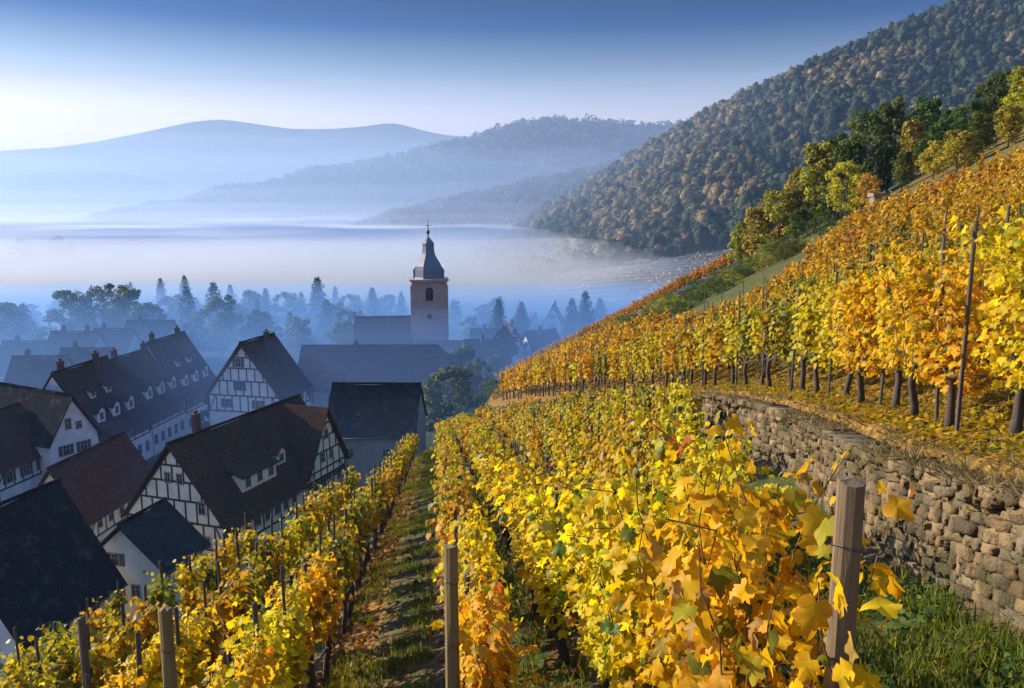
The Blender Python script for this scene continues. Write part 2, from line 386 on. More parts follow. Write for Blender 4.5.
def leaves(pos, nrm, tip, size, tmpl, col, rg, cup=.45):
    """leaf blades at pos, facing nrm, tips pointing to tip"""
    n = len(pos); T, F = tmpl
    nrm = norm(nrm); tip = norm(tip - nrm * np.sum(tip * nrm, -1, keepdims=True)); sd_ = np.cross(tip, nrm)
    P = np.repeat(T[None], n, 0).copy()
    cu = (rg.uniform(-.2, 1, n) * cup)[:, None]; fo = (rg.uniform(0, 1, n) * cup)[:, None]
    P[:, :, 2] += -cu * (P[:, :, 1] - .3) ** 2 - fo * np.abs(P[:, :, 0]) * .8
    if len(T) > 8:
        k_ = rg.normal(0, .5, (n, 1)); ph_ = rg.uniform(0, 6.3, (n, 1)); an_ = np.arctan2(P[:, :, 0], P[:, :, 1] - .3)
        rr_ = np.hypot(P[:, :, 0], P[:, :, 1] - .3)
        P[:, :, 2] += rr_ * .16 * np.sin(an_ * 3 + ph_) + .5 * k_ * P[:, :, 0] * (P[:, :, 1] - .3)      # waved and twisted blades
        P[:, 1:, 2] += rg.normal(0, .035, (n, len(T) - 1)); P[:, 1:, :2] *= rg.uniform(.90, 1.08, (n, len(T) - 1, 1))
    P *= size[:, None, None]
    C = np.repeat(col, len(T), 0).reshape(n, len(T), 3)
    if len(T) > 8:      # greener along the ribs, browning at the rim on some blades
        dry = (rg.random(n) < .45)[:, None, None] * rg.uniform(.2, .75, (n, 1, 1)); rim = (np.hypot(T[:, 0], T[:, 1] - .3) > .42)[None, :, None]
        C = np.where(rim, C * (1 - dry) + dry * C * np.array([.62, .42, .5]), C); C[:, 0] *= np.array([.86, .98, .8])
    W = pos[:, None] + P[:, :, :1] * sd_[:, None] + P[:, :, 1:2] * tip[:, None] + P[:, :, 2:3] * nrm[:, None]
    m = len(T); offs = (np.arange(n) * m)
    polys = [(f[None] + offs[:, None, None]).reshape(-1, f.shape[1]) for f in F]
    return W.reshape(-1, 3), polys, C.reshape(-1, 3)
def join(parts):
    vs, ps, cs, n = [], {}, [], 0
    for v, p, c in parts:
        for q in p: ps.setdefault(q.shape[1], []).append(q + n)
        vs.append(v); cs.append(c); n += len(v)
    return np.concatenate(vs), [np.concatenate(q) for q in ps.values()], np.concatenate(cs)
PAL = {  # albedo of single leaves, weight
    'gold': [((.70, .45, .012), 7), ((.66, .41, .012), 4), ((.72, .51, .03), 2), ((.42, .37, .022), 1.3), ((.13, .16, .02), .8), ((.46, .17, .018), .14), ((.44, .28, .06), .7)],
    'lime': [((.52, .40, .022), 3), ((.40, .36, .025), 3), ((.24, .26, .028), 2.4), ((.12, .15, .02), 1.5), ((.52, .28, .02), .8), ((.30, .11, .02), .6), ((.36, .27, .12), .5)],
    'amber': [((.60, .31, .02), 4), ((.60, .38, .025), 3), ((.46, .20, .02), 2.5), ((.34, .13, .02), 1.5), ((.40, .30, .05), 1), ((.45, .32, .14), .8)],
    'green': [((.055, .085, .015), 4), ((.085, .11, .018), 3), ((.14, .15, .02), 1.5), ((.04, .06, .014), 2)],
    'yellowgreen': [((.20, .20, .02), 3), ((.32, .27, .025), 3), ((.12, .14, .018), 2), ((.44, .32, .03), 1.5)],
    'yellow': [((.44, .29, .025), 3), ((.34, .26, .03), 2), ((.50, .30, .02), 2), ((.20, .18, .02), 1.2)],
    'orange': [((.44, .20, .025), 3), ((.38, .14, .02), 2), ((.48, .29, .03), 2)],
    'needle': [((.025, .040, .016), 3), ((.038, .055, .02), 3), ((.016, .03, .014), 2)],
    'forestmix': [((.055, .066, .024), 3), ((.10, .082, .032), 3), ((.13, .085, .036), 1.4), ((.036, .048, .02), 3.4), ((.16, .12, .05), 1.0)],
}
def pal(name, n, rg, jit=.14):
    cs = np.array([c for c, _ in PAL[name]]); w_ = np.array([q for _, q in PAL[name]], float)
    c = cs[rg.choice(len(cs), n, p=w_ / w_.sum())]
    return np.clip(c * rg.uniform(1 - jit, 1 + jit, (n, 1)) * rg.uniform(1 - jit * .4, 1 + jit * .4, (n, 3)), 0, .85)

# ------------------------------------------------------------------ vines
def vine_shoots(rg, height, n_sh, half, spread, low=.78):
    """one vine: upright shoots from a low head; returns polylines"""
    out = []
    for i in range(n_sh):
        y0 = rg.uniform(-half, half); x0 = rg.normal(0, .04)
        top = height * rg.uniform(.80, 1.04); m = 7
        t = np.linspace(0, 1, m)
        lx = rg.normal(0, spread); ly = rg.normal(0, .22)
        p = np.stack([x0 + lx * t ** 1.3 + rg.normal(0, .025, m), y0 + ly * t + rg.normal(0, .03, m), .0 + low + (top - low) * t - .18 * np.abs(lx) * t ** 3], -1)
        if rg.random() < .35: p[-1, 2] -= .16; p[-1, 0] += np.sign(lx) * .12
        out.append(p)
    return out
def vine_foliage(seed, height, tier, palette, half=.42, spread=.10, reach=.09, low=.78):
    rg = np.random.default_rng(seed)
    n_sh, per, s0, s1, tm = {'near': (18, 46, .05, .105, LEAF_NEAR), 'mid': (14, 32, .07, .125, LEAF_MID), 'far': (11, 16, .13, .25, LEAF_FAR)}[tier]
    sh = vine_shoots(rg, height, n_sh, half, spread, low); P, D = [], []
    for p in sh:
        tt = np.sort(rg.uniform(.0, 1.02, per)); k = np.clip(tt * (len(p) - 1), 0, len(p) - 1.001); i = k.astype(int); f = (k - i)[:, None]
        q = p[i] * (1 - f) + p[i + 1] * f
        a = rg.uniform(0, 2 * np.pi, per); dirv = np.stack([np.cos(a) * 1.15, np.sin(a) * .8, rg.uniform(-.5, .45, per)], -1)
        P.append(q + dirv * rg.uniform(.03, .03 + reach, per)[:, None]); D.append(dirv)
    P = np.concatenate(P); D = np.concatenate(D); n = len(P)
    nr = D * .8 + np.array([0, 0, .55]) + rg.normal(0, .45, (n, 3))
    tip = np.stack([D[:, 0] * .5, D[:, 1] * .5, np.full(n, -.9)], -1) + rg.normal(0, .35, (n, 3))
    size = (s0 + (s1 - s0) * rg.random(n) ** 1.3) * np.where(P[:, 2] > height * .93, .75, 1)
    col = pal(palette, n, rg)
    return leaves(P, nr, tip, size, tm, col, rg), sh
def vine_trunk_mb(seed, shoots, canes=True):
    rg = random.Random(seed); mb = MB()
    lean = rg.uniform(-.07, .07); ly = rg.uniform(-.1, .1)
    mb.tube([(0, 0, -.12), (lean * .3, ly * .2, .12), (lean * .8 + .02, ly * .7, .34), (lean, ly, .55), (lean * .7, ly * 1.1, .68)], [.058, .046, .04, .044, .03], 7)
    for s_ in (-1, 1):
        mb.tube([(lean, ly, .55), (lean * .6, ly + s_ * .18, .64), (0, s_ * .42, .66)], [.032, .022, .014], 5)
    return mb
VINES = {}
def leaf_uv(me, tmpl):
    m_ = len(tmpl); uv = me.uv_layers.new(name='UVMap'); vi_ = np.empty(len(me.loops), np.int32); me.loops.foreach_get('vertex_index', vi_)
    uv.data.foreach_set('uv', (tmpl[vi_ % m_, :2] + np.array([.6, .2])).astype(np.float32).ravel())
def make_vine(key, seed, height, tier, palette, **kw):
    (v, p, c), sh = vine_foliage(seed, height, tier, palette, **kw)
    fm = mesh_np("foliage", v, p, c, [M_LEAF], smooth=tier == 'near')
    if tier == 'near': leaf_uv(fm, LEAF_NEAR[0])
    if tier == 'near': fm.materials[0] = M_LEAFN
    tm = vine_trunk_mb(seed, sh).mesh("trunk", M_BARK, True)
    cm = None
    if tier != 'far':
        mb = MB()
        for q in sh: mb.tube(q.tolist(), np.linspace(.006, .0025, len(q)), 4, False)
        cm = mb.mesh("canes", M_CANE, True)
    VINES.setdefault(key, []).append((fm, tm, cm, (v, p, c)))
for i in range(6): make_vine('near', 100 + i, 1.9, 'near', 'gold', spread=.22, reach=.14, low=.5)
for i in range(4): make_vine('nearslim', 110 + i, 1.8, 'near', 'gold', spread=.09, half=.34)
for i in range(4): make_vine('nearlime', 120 + i, 1.85, 'near', 'lime', half=.34)
for i in range(6): make_vine('gold', 200 + i, 1.85, 'mid', ['gold', 'gold', 'gold', 'gold', 'lime', 'gold'][i], spread=.13, reach=.095, low=.55)
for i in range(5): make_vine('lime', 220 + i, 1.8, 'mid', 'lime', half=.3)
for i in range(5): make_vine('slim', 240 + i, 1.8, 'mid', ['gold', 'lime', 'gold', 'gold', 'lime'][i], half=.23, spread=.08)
for i in range(4): make_vine('fargold', 300 + i, 1.85, 'far', 'gold')
for i in range(4): make_vine('farlime', 320 + i, 1.75, 'far', 'lime')
for i in range(4): make_vine('faramber', 340 + i, 1.75, 'far', 'amber')

VP = []      # all planted vines: (x, d, z, key, scale, rz, label, score)
def plant(X, d, key, sc, label, vis=1.0, wide=1.0):
    x, y, z = rowpt(X, d)
    px, py = proj((x, y, z + 1.2))
    if px < -140 or px > 1130 or py > 900: return
    ro = np.random.default_rng(int(abs(X * 997 + d * 7919)) % 2 ** 31)
    rz = math.atan2(KS, 1) + (math.pi if ro.random() < .5 else 0) + ro.normal(0, .12)
    VP.append((x, y, z, key, (wide * sc * ro.uniform(.92, 1.08), sc * ro.uniform(.95, 1.08), sc * ro.uniform(.93, 1.06)), rz, label, vis / y))
jit = np.random.default_rng(5)
LOWER = [  # X', first d, last d, label, palette before/after, visibility
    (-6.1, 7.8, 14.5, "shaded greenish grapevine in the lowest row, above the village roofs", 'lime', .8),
    (-4.6, 6.6, 19, "grapevine in the second lowest row on the village side of the grassy path", 'lime', .8),
    (-3.1, 5.6, 27, "yellow grapevine in the row one gap below the grassy path", 'gold', .9),
    (-1.6, 4.6, 49, "grapevine in the row lining the village side of the grassy path", 'gold', 1.3),
    (.16, 4.9, 52, "grapevine in the row lining the uphill side of the grassy path", 'gold', 1.2),
    (1.40, 3.55, 53, "bright yellow grapevine in the row running back from the thick square-topped post", 'gold', 1.2),
    (2.95, 7.9, 54, "grapevine in the second row below the dry stone wall", 'gold', .9),
    (4.35, 13.5, 55, "grapevine in the row right below the far stretch of the stone wall", 'gold', .8),
    (5.8, 18, 40, "grapevine in the short row in the bend of the stone wall", 'gold', .7)]
for X, d0, d1, lab, pk, vis in LOWER:
    d = d0
    while d < d1:
        XX = X + jit.normal(0, .05)
        if XX < wall_x(d) - .9:
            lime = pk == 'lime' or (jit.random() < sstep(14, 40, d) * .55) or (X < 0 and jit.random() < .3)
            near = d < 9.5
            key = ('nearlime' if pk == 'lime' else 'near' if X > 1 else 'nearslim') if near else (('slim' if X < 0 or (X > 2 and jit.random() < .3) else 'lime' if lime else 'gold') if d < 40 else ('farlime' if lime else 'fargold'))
            sc = 1.0
            if X == 1.40: sc = 1.05 + .22 * (1 - sstep(3.5, 7.5, d))
            if X in (2.95, 4.35, 5.8): sc = .98
            wide = (1.05 if X == .16 else 1.15) if X in (.16, 1.40) and d > 7.5 else .82 if X > 2 and d > 9 else 1.0
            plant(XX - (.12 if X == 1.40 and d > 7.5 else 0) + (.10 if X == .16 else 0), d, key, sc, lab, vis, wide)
        d += (1.0 if d < 12 else 1.18 if X < 0 else 1.1) * jit.uniform(.88, 1.12)
UPPER_LAB = ["tall golden grapevine in the trunk-lined row along the top of the stone wall",
             "golden grapevine in the second row above the stone wall",
             "golden grapevine on the steep slope, third to fifth row above the wall",
             "golden grapevine high on the steep slope below the tree belt"]
i = 0
while True:
    off = 1.1 + 1.7 * i
    if off > 23.5: break
    d = 4.0 + jit.uniform(0, .8)
    while d < 150:
        X = float(wall_x(d)) + off + jit.normal(0, .06)
        o, ins = poly_out(np.array([X]), np.array([d]))
        if o[0] <= 0 and ins[0] > 1.0 and not (i < 1 and d > 62) and (X < 13.6 or d < 33 + (X - 12) * 1.30):
            key = ('near' if d < 14 else 'gold' if d < 38 else 'fargold') if i < 2 else ('gold' if d < 34 else 'fargold')
            if d > 30 and key == 'fargold' and jit.random() < .2: key = 'faramber'
            if key == 'gold' and jit.random() < .3: key = 'slim'
            plant(X, d, key, 1.16 if i == 0 else 1.05, UPPER_LAB[min(3, 0 if i == 0 else 1 if i == 1 else 2 if i < 5 else 3)], 1.3 if i == 0 else .75 if i < 3 else .5)
        d += (1.15 if d < 60 else 1.35) * jit.uniform(.9, 1.1)
    i += 1
# the amber row on the brow of the hill
brow = np.array([(10.2, 149), (19.6, 147.5), (28, 131), (38.6, 98), (42, 93)])
seg = np.hypot(*np.diff(brow, axis=0).T); cum = np.concatenate([[0], np.cumsum(seg)])
for s_ in np.arange(0, cum[-1], 1.05):
    for off in (0, 1.6):
        X = np.interp(s_, cum, brow[:, 0]) - off * .8; d = np.interp(s_, cum, brow[:, 1]) - off
        plant(X, d, 'faramber', 1.5, "amber grapevine in the row along the brow of the hill", .3)
VP.sort(key=lambda q: -q[7])
N_IND = 298
vcount = {}
for n_, (x, y, z, key, sc, rz, lab, scr) in enumerate(VP[:N_IND]):
    k = random.randrange(len(VINES[key])); fm, tm, cm, _ = VINES[key][k]
    t = thing("grapevine", lab, "grapevine", (x, y, z), rz, "grapevines in the vineyard rows"); t.scale = sc
    link("trunk", tm, t); link("foliage", fm, t)
    if cm and y < 22: link("canes", cm, t)
parts = []; tv, tf, tn = [], [], 0
for (x, y, z, key, sc, rz, lab, scr) in VP[N_IND:]:
    fm, tm, cm, (v, p, c) = random.choice(VINES[key])
    ca, sa = math.cos(rz), math.sin(rz); v2 = v * np.array(sc)
    v3 = np.stack([v2[:, 0] * ca - v2[:, 1] * sa + x, v2[:, 0] * sa + v2[:, 1] * ca + y, v2[:, 2] + z], -1)
    parts.append((v3, p, np.clip(c * random.uniform(.82, 1.12), 0, .9)))
v, p, c = join(parts)
rest = link("grapevines", mesh_np("grapevines", v, p, c, [M_LEAF]), kind="stuff", label="further golden grapevine rows covering the slope", category="grapevines")
mb = MB()
for (x, y, z, key, sc, rz, lab, scr) in VP[N_IND:]:
    a = random.uniform(-.06, .06); mb.tube([(x, y, z - .1), (x + a, y, z + .35), (x, y + a, z + .75)], [.06, .045, .04], 4, False)
link("trunks", mb.mesh("trunks", M_BARK, True), rest, kind="stuff")

# ------------------------------------------------------------------ posts and stakes
def post_mesh(name, h, r, mat_, seed, square=False, lean=(0, 0)):
    rg = random.Random(seed); n = 10; zs = [-.3] + [h * i / 10 for i in range(11)]; vs, fs = [], []
    for j, zz in enumerate(zs):
        for k in range(n):
            a = 2 * math.pi * k / n + .2
            rr = r * (1 + .05 * math.sin(k * 2.1 + j * .4) + rg.uniform(-.025, .025)) * (1.06 - .1 * max(zz, 0) / h)
            if square: rr *= 1 / max(abs(math.cos(a)), abs(math.sin(a))) ** .55
            vs.append((math.cos(a) * rr + lean[0] * max(zz, 0), math.sin(a) * rr + lean[1] * max(zz, 0), zz + (rg.uniform(-.012, .006) if j == len(zs) - 1 else 0)))
    for j in range(len(zs) - 1):
        for k in range(n): fs.append((j * n + k, j * n + (k + 1) % n, (j + 1) * n + (k + 1) % n, (j + 1) * n + k))
    vs.append((lean[0] * h, lean[1] * h, h + .008)); t = len(vs) - 1
    for k in range(n): fs.append(((len(zs) - 1) * n + k, (len(zs) - 1) * n + (k + 1) % n, t))
    mb = MB(); mb.v = vs; mb.f = fs; return mb.mesh(name, mat_)
def big_post(px, py, X, r, m, seed, lab, square=False, lean=(0, 0), dist=None):
    rr = ray(px, py); d = dist or X / (rr[0] + KS); X = (rr[0] + KS) * d; x, y, z = rowpt(X, d); h = rr[2] * d - z
    t = thing("wooden_post", lab, "post", (x - lean[0] * h, y, z), 0, "thick row-end posts of the vineyard")
    link("post", post_mesh("post", h, r, m, seed, square, lean), t)
    for zz in (.72 * h, .9 * h):
        mb = MB()
        pts = [(lean[0] * zz + math.cos(a) * r * 1.07, lean[1] * zz + math.sin(a) * r * 1.07, zz + .01 * math.sin(a * 2)) for a in np.linspace(0, 2 * math.pi, 15)]
        mb.tube(pts, .0022, 5)
        link("wire_tie", mb.mesh("wire_tie", M_METAL), t)
    return d, z
d_p, _ = big_post(852, 480, 1.46, .050, M_POST, 1, "thick weathered brown post with flat sawn top, nearest and tallest")
big_post(451, 545, .06, .044, M_POSTY, 2, "yellowish leaning post at the end of the row above the grassy path", dist=4.55)
big_post(165, 608, -1.6, .040, M_POSTY, 3, "short lichen-yellow post at the end of the row below the grassy path")
big_post(81, 618, -3.1, .036, M_STAKE, 4, "dark post among bright leaves, lowest of the row-end posts")
st_m = [post_mesh("stake", 2.0, 0.018 + .002 * i, M_STAKE, 20 + i, lean=(random.uniform(-.03, .03), random.uniform(-.03, .03))) for i in range(5)]
STK = []
for X, d0, d1, lab, pk, vis in LOWER:
    d = d0 + .75
    while d < d1:
        if X < wall_x(d) - .9: STK.append((X + jit.normal(0, .04), d, vis / d, lab.split(" in the ")[1], .98 if X < 0 else .86))
        d += (1.1 if X < 0 else 2.1) * jit.uniform(.9, 1.1)
for i in range(5):
    d = 5.5
    while d < 62:
        STK.append((float(wall_x(d)) + 1.1 + 1.7 * i + jit.normal(0, .05), d, (1.2 if i == 0 else .6) / d, ["trunk-lined row along the top of the stone wall", "second row above the stone wall", "third row above the stone wall", "fourth row above the stone wall", "fifth row above the stone wall"][i], 1.14 if i < 2 else 1.05))
        d += 2.3 * jit.uniform(.85, 1.2)
STK = [s for s in STK if -60 < proj(rowpt(s[0], s[1]))[0] < 1090]
STK.sort(key=lambda q: -q[2])
for j, (X, d, scr, rowl, hs) in enumerate(STK[:290]):
    x, y, z = rowpt(X, d)
    o = link("vineyard_stake", st_m[j % 5], None, (x, y, z), label="thin stake in the " + rowl.replace(", above the village roofs", "").replace("running back ", ""), category="stake", group="thin vine stakes along the rows")
    o.rotation_euler = (random.uniform(-.03, .03), random.uniform(-.03, .03), random.uniform(0, 6)); o.scale = (1, 1, hs * random.uniform(.92, 1.08))
for X, d0, d1, nm in ((-3.1, 5.6, 27, "one gap below the grassy path"), (-1.6, 4.5, 49, "lining the village side of the grassy path"), (.06, 4.6, 52, "lining the uphill side of the grassy path"), (1.44, 2.75, 53, "behind the thick square-topped post")):
    for hh, nm2 in ((.95, "lower"), (1.55, "upper")):
        mb = MB(); mb.tube([(*rowpt(X, d)[:2], rowpt(X, d)[2] + hh) for d in np.arange(d0, d1, 2.2)], .0025, 4)
        link("trellis_wire", mb.mesh("trellis_wire", M_METAL), label="%s trellis wire of the vine row %s" % (nm2, nm), category="wire", group="trellis wires")
# two tall dark stakes that stand out above the wall row
for px, py, d, lab in ((976, 221, 8.6, "tall dark stake standing highest among the vines above the wall"), (588, 520, 9.5, "slender dark cane stake leaning among the large yellow leaves")):
    p_ = at(px, py, d); z = gz(p_[0], d)
    o = link("vineyard_stake", post_mesh("stake", p_[2] - z, .023, M_STAKE, int(px)), None, (p_[0], d, z), label=lab, category="stake")

# ------------------------------------------------------------------ dry stone wall
def stone_wall():
    rg = np.random.default_rng(21); vs, fs, cs, n = [], [], [], 0
    dd = np.linspace(2.0, 61, 900); xx = wall_x(dd)
    px_ = xx - KS * dd; arc = np.concatenate([[0], np.cumsum(np.hypot(np.diff(px_), np.diff(dd)))])
    tot = arc[-1]
    base = np.array([(sx, sy, sz) for sx in (-.5, .5) for sy in (-.5, .5) for sz in (-.5, .5)])
    # rounded block: cube subdivided once and pushed in
    g = np.linspace(-.5, .5, 4); bv, bf = [], []; vid = {}
    def vi(p):
        k_ = tuple(np.round(p, 4))
        if k_ not in vid: vid[k_] = len(bv); bv.append(p)
        return vid[k_]
    for ax in range(3):
        for sg in (-.5, .5):
            for i in range(3):
                for j in range(3):
                    q = []
                    for (a, b_) in ((i, j), (i + 1, j), (i + 1, j + 1), (i, j + 1)):
                        p_ = [0, 0, 0]; p_[ax] = sg; p_[(ax + 1) % 3] = g[a]; p_[(ax + 2) % 3] = g[b_]; q.append(vi(np.array(p_)))
                    bf.append(q if sg > 0 else q[::-1])
    bv = np.array(bv); bf = np.array(bf)
    bv_raw = bv.copy(); e = (np.abs(bv) > .49).sum(1); bv = bv * np.where(e >= 3, .965, np.where(e == 2, .985, 1.0))[:, None]
    STC = np.array([(.31, .235, .145), (.36, .275, .175), (.25, .20, .14), (.19, .16, .12), (.30, .22, .135), (.27, .235, .17)])
    z_ = 0.0; course = 0
    while z_ < 1.26:
        ch = rg.uniform(.06, .135) if z_ < .9 else .10
        s_ = rg.uniform(0, .2)
        while s_ < tot:
            d = np.interp(s_, arc, dd)
            big = 1.0 if d < 26 else 1.7
            ln = rg.uniform(.08, .26) * big; d = float(np.interp(s_ + ln / 2, arc, dd)); X = float(wall_x(d)); H = float(wall_h(d)) + .07 + .03 * math.sin(d * 1.7)
            if z_ + ch * .5 < H:
                hh = ch * rg.uniform(.92, 1.16)
                x = X - KS * d; z0 = low_p(X, d) - GS * d - .06
                X2 = float(wall_x(d + .2)); tx = np.array([(X2 - KS * (d + .2)) - x, .2, 0]); tx /= np.linalg.norm(tx); nx_ = np.array([-tx[1], tx[0], 0])
                top = z_ + ch > H - .1
                dep = .34 if not top else .46
                fl_ = np.sign(bv_raw) * .5; fl_ = np.where(np.abs(bv_raw) > .49, fl_, bv_raw); cf = np.where((e >= 3)[:, None], np.array([.95, 1, .93]), np.where((e == 2)[:, None], np.array([.985, 1, .975]), 1.0)); B = fl_ * cf * np.array([ln * 1.05, dep, hh]); B[:, 1] += np.where(bv_raw[:, 1] < -.49, np.where(e >= 2, .022, 0) + rg.normal(0, .006, len(B)) + bv_raw[:, 0] * rg.normal(0, .03) + bv_raw[:, 2] * rg.normal(0, .03), 0); B = B * (1 + .24 * rg.uniform(-1, 1, 3) * np.sign(bv[:, [2, 0, 0]]) * np.abs(bv[:, [2, 0, 0]]) * 2) + rg.normal(0, .008, B.shape) * np.array([1, .5, 1]) * (1 if d < 26 else 1.5)
                th = rg.normal(0, .09); cB = B.copy(); cB[:, 0] = B[:, 0] * math.cos(th) - B[:, 2] * math.sin(th); cB[:, 2] = B[:, 0] * math.sin(th) + B[:, 2] * math.cos(th)
                batter = .10 * (z_ / 1.0)
                ctr = np.array([x, d, z0 + z_ + ch / 2]) - nx_ * (.06 + batter + rg.normal(0, .010) + (0 if not top else -.015)) + np.array([0, 0, -GS * 0])
                W = ctr + cB[:, :1] * (tx + np.array([0, 0, -GS * tx[1]])) + cB[:, 1:2] * nx_ + cB[:, 2:3] * np.array([0, 0, 1])
                vs.append(W); fs.append(bf + n); n += len(W)
                cs.append(np.repeat((STC[rg.integers(len(STC))] * rg.uniform(.5, .95) * np.array([1.0, .91, .74]))[None], len(W), 0))
            s_ += ln
        z_ += ch; course += 1
    m, nt, b = mat("dry stone"); a_ = N(nt, "ShaderNodeAttribute", attribute_name="Col")
    n1 = noise(nt, 7, 6); n2 = noise(nt, 2.2, 4); n3 = noise(nt, 45, 4)
    c_ = mixc(nt, .75, a_.outputs["Color"], ramp(nt, n1, [(.3, (.45, .43, .4)), (.5, (1, 1, 1)), (.75, (1.25, 1.2, 1.1))]), 'MULTIPLY')
    c_ = mixc(nt, ramp(nt, n2, [(.45, (0, 0, 0)), (.64, (.8, .8, .8))]), c_, (.075, .068, .028))
    nt.links.new(c_, b.inputs["Base Color"]); b.inputs["Roughness"].default_value = .95; b.inputs["Specular IOR Level"].default_value = .1
    hm = N(nt, 'ShaderNodeMath', operation='ADD'); nt.links.new(n3, hm.inputs[0]); nt.links.new(noise(nt, 14, 5, rough=.75), hm.inputs[1]); bump(nt, hm.outputs[0], b, 1.0, .03)
    o = link("stone_wall", mesh_np("stone_wall", np.concatenate(vs), [np.concatenate(fs)], np.concatenate(cs), [m], smooth=False),
             label="long dry stone retaining wall curving between the two vineyard terraces", category="wall")
    # earth packed behind the stones, seen in the joints
    mb = MB(); dl = np.arange(2, 61.1, .5)
    for i in range(len(dl) - 1):
        q = []
        for d in (dl[i], dl[i + 1]):
            X = float(wall_x(d)); x = X - KS * d; z0 = float(low_p(X, d)) - GS * d
            q += [(x + .06, d, z0 - .2), (x + .45, d, z0 - .2), (x + .45, d, z0 + float(wall_h(d)) - .08), (x + .14, d, z0 + float(wall_h(d)) - .08)]
        mb.add(q, [(0, 4, 5, 1), (1, 5, 6, 2), (2, 6, 7, 3), (3, 7, 4, 0)])
    link("packed_earth", mb.mesh("packed_earth", plain("packed earth", (.045, .035, .026), .95)), o)
stone_wall()

# ------------------------------------------------------------------ houses
def uv_by_normal(me):
    uv = me.uv_layers.new(name="UVMap")
    for p in me.polygons:
        n = p.normal; t = Vector((0, 0, 1)).cross(n)
        t = t.normalized() if t.length > 1e-3 else Vector((1, 0, 0))
        s_ = n.cross(t)
        for li in p.loop_indices:
            c = me.vertices[me.loops[li].vertex_index].co; uv.data[li].uv = (c.dot(t), c.dot(s_))
def slab(mb, quad, th):
    """roof slab: quad given counter-clockwise seen from outside, thickened inwards"""
    q = [Vector(p) for p in quad]; n = (q[1] - q[0]).cross(q[2] - q[0]).normalized(); mb.prism(q, -n * th)
    # prism writes caps with side order; orientation is only cosmetic here
def roof_part(mb, mat_, parent, name="roof"):
    me = mb.mesh(name, mat_); uv_by_normal(me); return link(name, me, parent)
def add_window(parent, o, u, n, wd, ht, shutters=True, dark=False, mull=2, name="window"):
    """window centred at o on a face with horizontal direction u and outward normal n"""
    o = Vector(o); u = Vector(u).normalized(); n = Vector(n).normalized(); z = Vector((0, 0, 1)); mb = MB()
    hw, hh = wd / 2, ht / 2
    def B(u0, u1, z0, z1, d0, d1, m):
        vs = [o + u * a + z * c + n * d for d in (d0, d1) for c in (z0, z1) for a in (u0, u1)]
        m.add(vs, [(0, 1, 3, 2), (4, 6, 7, 5), (0, 4, 5, 1), (2, 3, 7, 6), (0, 2, 6, 4), (1, 5, 7, 3)])
    f = .09
    B(-hw, hw, hh - f, hh, -.05, .07, mb); B(-hw - .06, hw + .06, -hh, -hh + f, -.05, .10, mb)
    B(-hw, -hw + f, -hh + f, hh - f, -.05, .07, mb); B(hw - f, hw, -hh + f, hh - f, -.05, .07, mb)
    for k in range(1, mull):
        a = -hw + wd * k / mull; B(a - .03, a + .03, -hh + f, hh - f, -.05, .055, mb)
    B(-hw + f, hw - f, .10, .15, -.05, .05, mb)
    wdw = link(name, mb.mesh(name, M_FRAMED if dark else M_FRAME), parent)
    p = MB(); B(-hw + f * .5, hw - f * .5, -hh + f * .5, hh - f * .5, -.04, .035, p); link("pane", p.mesh("pane", M_GLASS), wdw)
    if shutters:
        for s_ in (-1, 1):
            q = MB(); a = s_ * (hw + .26); B(a - .22, a + .22, -hh + .02, hh - .02, -.03, .05, q); link("shutter", q.mesh("shutter", M_SHUTTER), wdw)
    return wdw
def timber_face(mb, o, u, n, width, z0, z1, rise=0, spacing=1.35, rails=(), braces=True, bw=.2, seed=0):
    """half timbering on a wall face (z0..z1) with an optional gable of height rise above z1"""
    rg = random.Random(seed); o = Vector(o); u = Vector(u).normalized(); n = Vector(n); z = Vector((0, 0, 1))
    P = lambda a, h: o + u * a + z * h
    t = .055
    def top(a): return z1 + rise * (1 - abs(a - width / 2) / (width / 2)) if rise else z1
    k = max(2, round(width / spacing))
    levels = [z0] + list(rails) + [z1] + ([z1 + rise * q for q in (.30, .56, .78)] if rise > 3.5 else [z1 + rise * .42] if rise else [])
    for h in levels:
        m = 0 if h <= z1 or not rise else (h - z1) / rise * width / 2
        mb.bar(P(m + .02, h), P(width - m - .02, h), bw * .95, t, n)
    allv = levels + [None]
    for li in range(len(levels)):
        h0 = levels[li]; h1 = levels[li + 1] if li + 1 < len(levels) else None
        for i in range(k + 1):
            a = width * i / k
            a += 0 if i in (0, k) else (.5 * width / k * (li % 2) * (1 if h0 >= z1 else 0))
            if a > width - .05 and i != k: continue
            hh = (top(a) if h1 is None else min(h1, top(a)))
            if hh - h0 < .35 or (i in (0, k) and h0 >= z1): continue
            mb.bar(P(min(max(a, .1), width - .1), h0), P(min(max(a, .1), width - .1), hh), bw * .8, t - .006, n)
        if braces and h1 is not None and h0 >= z0:
            for i in ((0, 1), (k - 1, -1)):
                a0 = width * i[0] / k + (.12 if i[1] > 0 else width / k - .12); a1 = a0 + i[1] * (width / k - .25)
                if top(a0) >= h1 - .1 and top(a1) >= h1 - .1 and h1 - h0 > 1.2: mb.bar(P(a0, h0 + .1), P(a1, h1 - .1), bw * .7, t - .012, n)
    if rise:
        mb.bar(P(0, z1), P(width / 2, z1 + rise), bw, t - .004, n); mb.bar(P(width, z1), P(width / 2, z1 + rise), bw, t - .004, n)
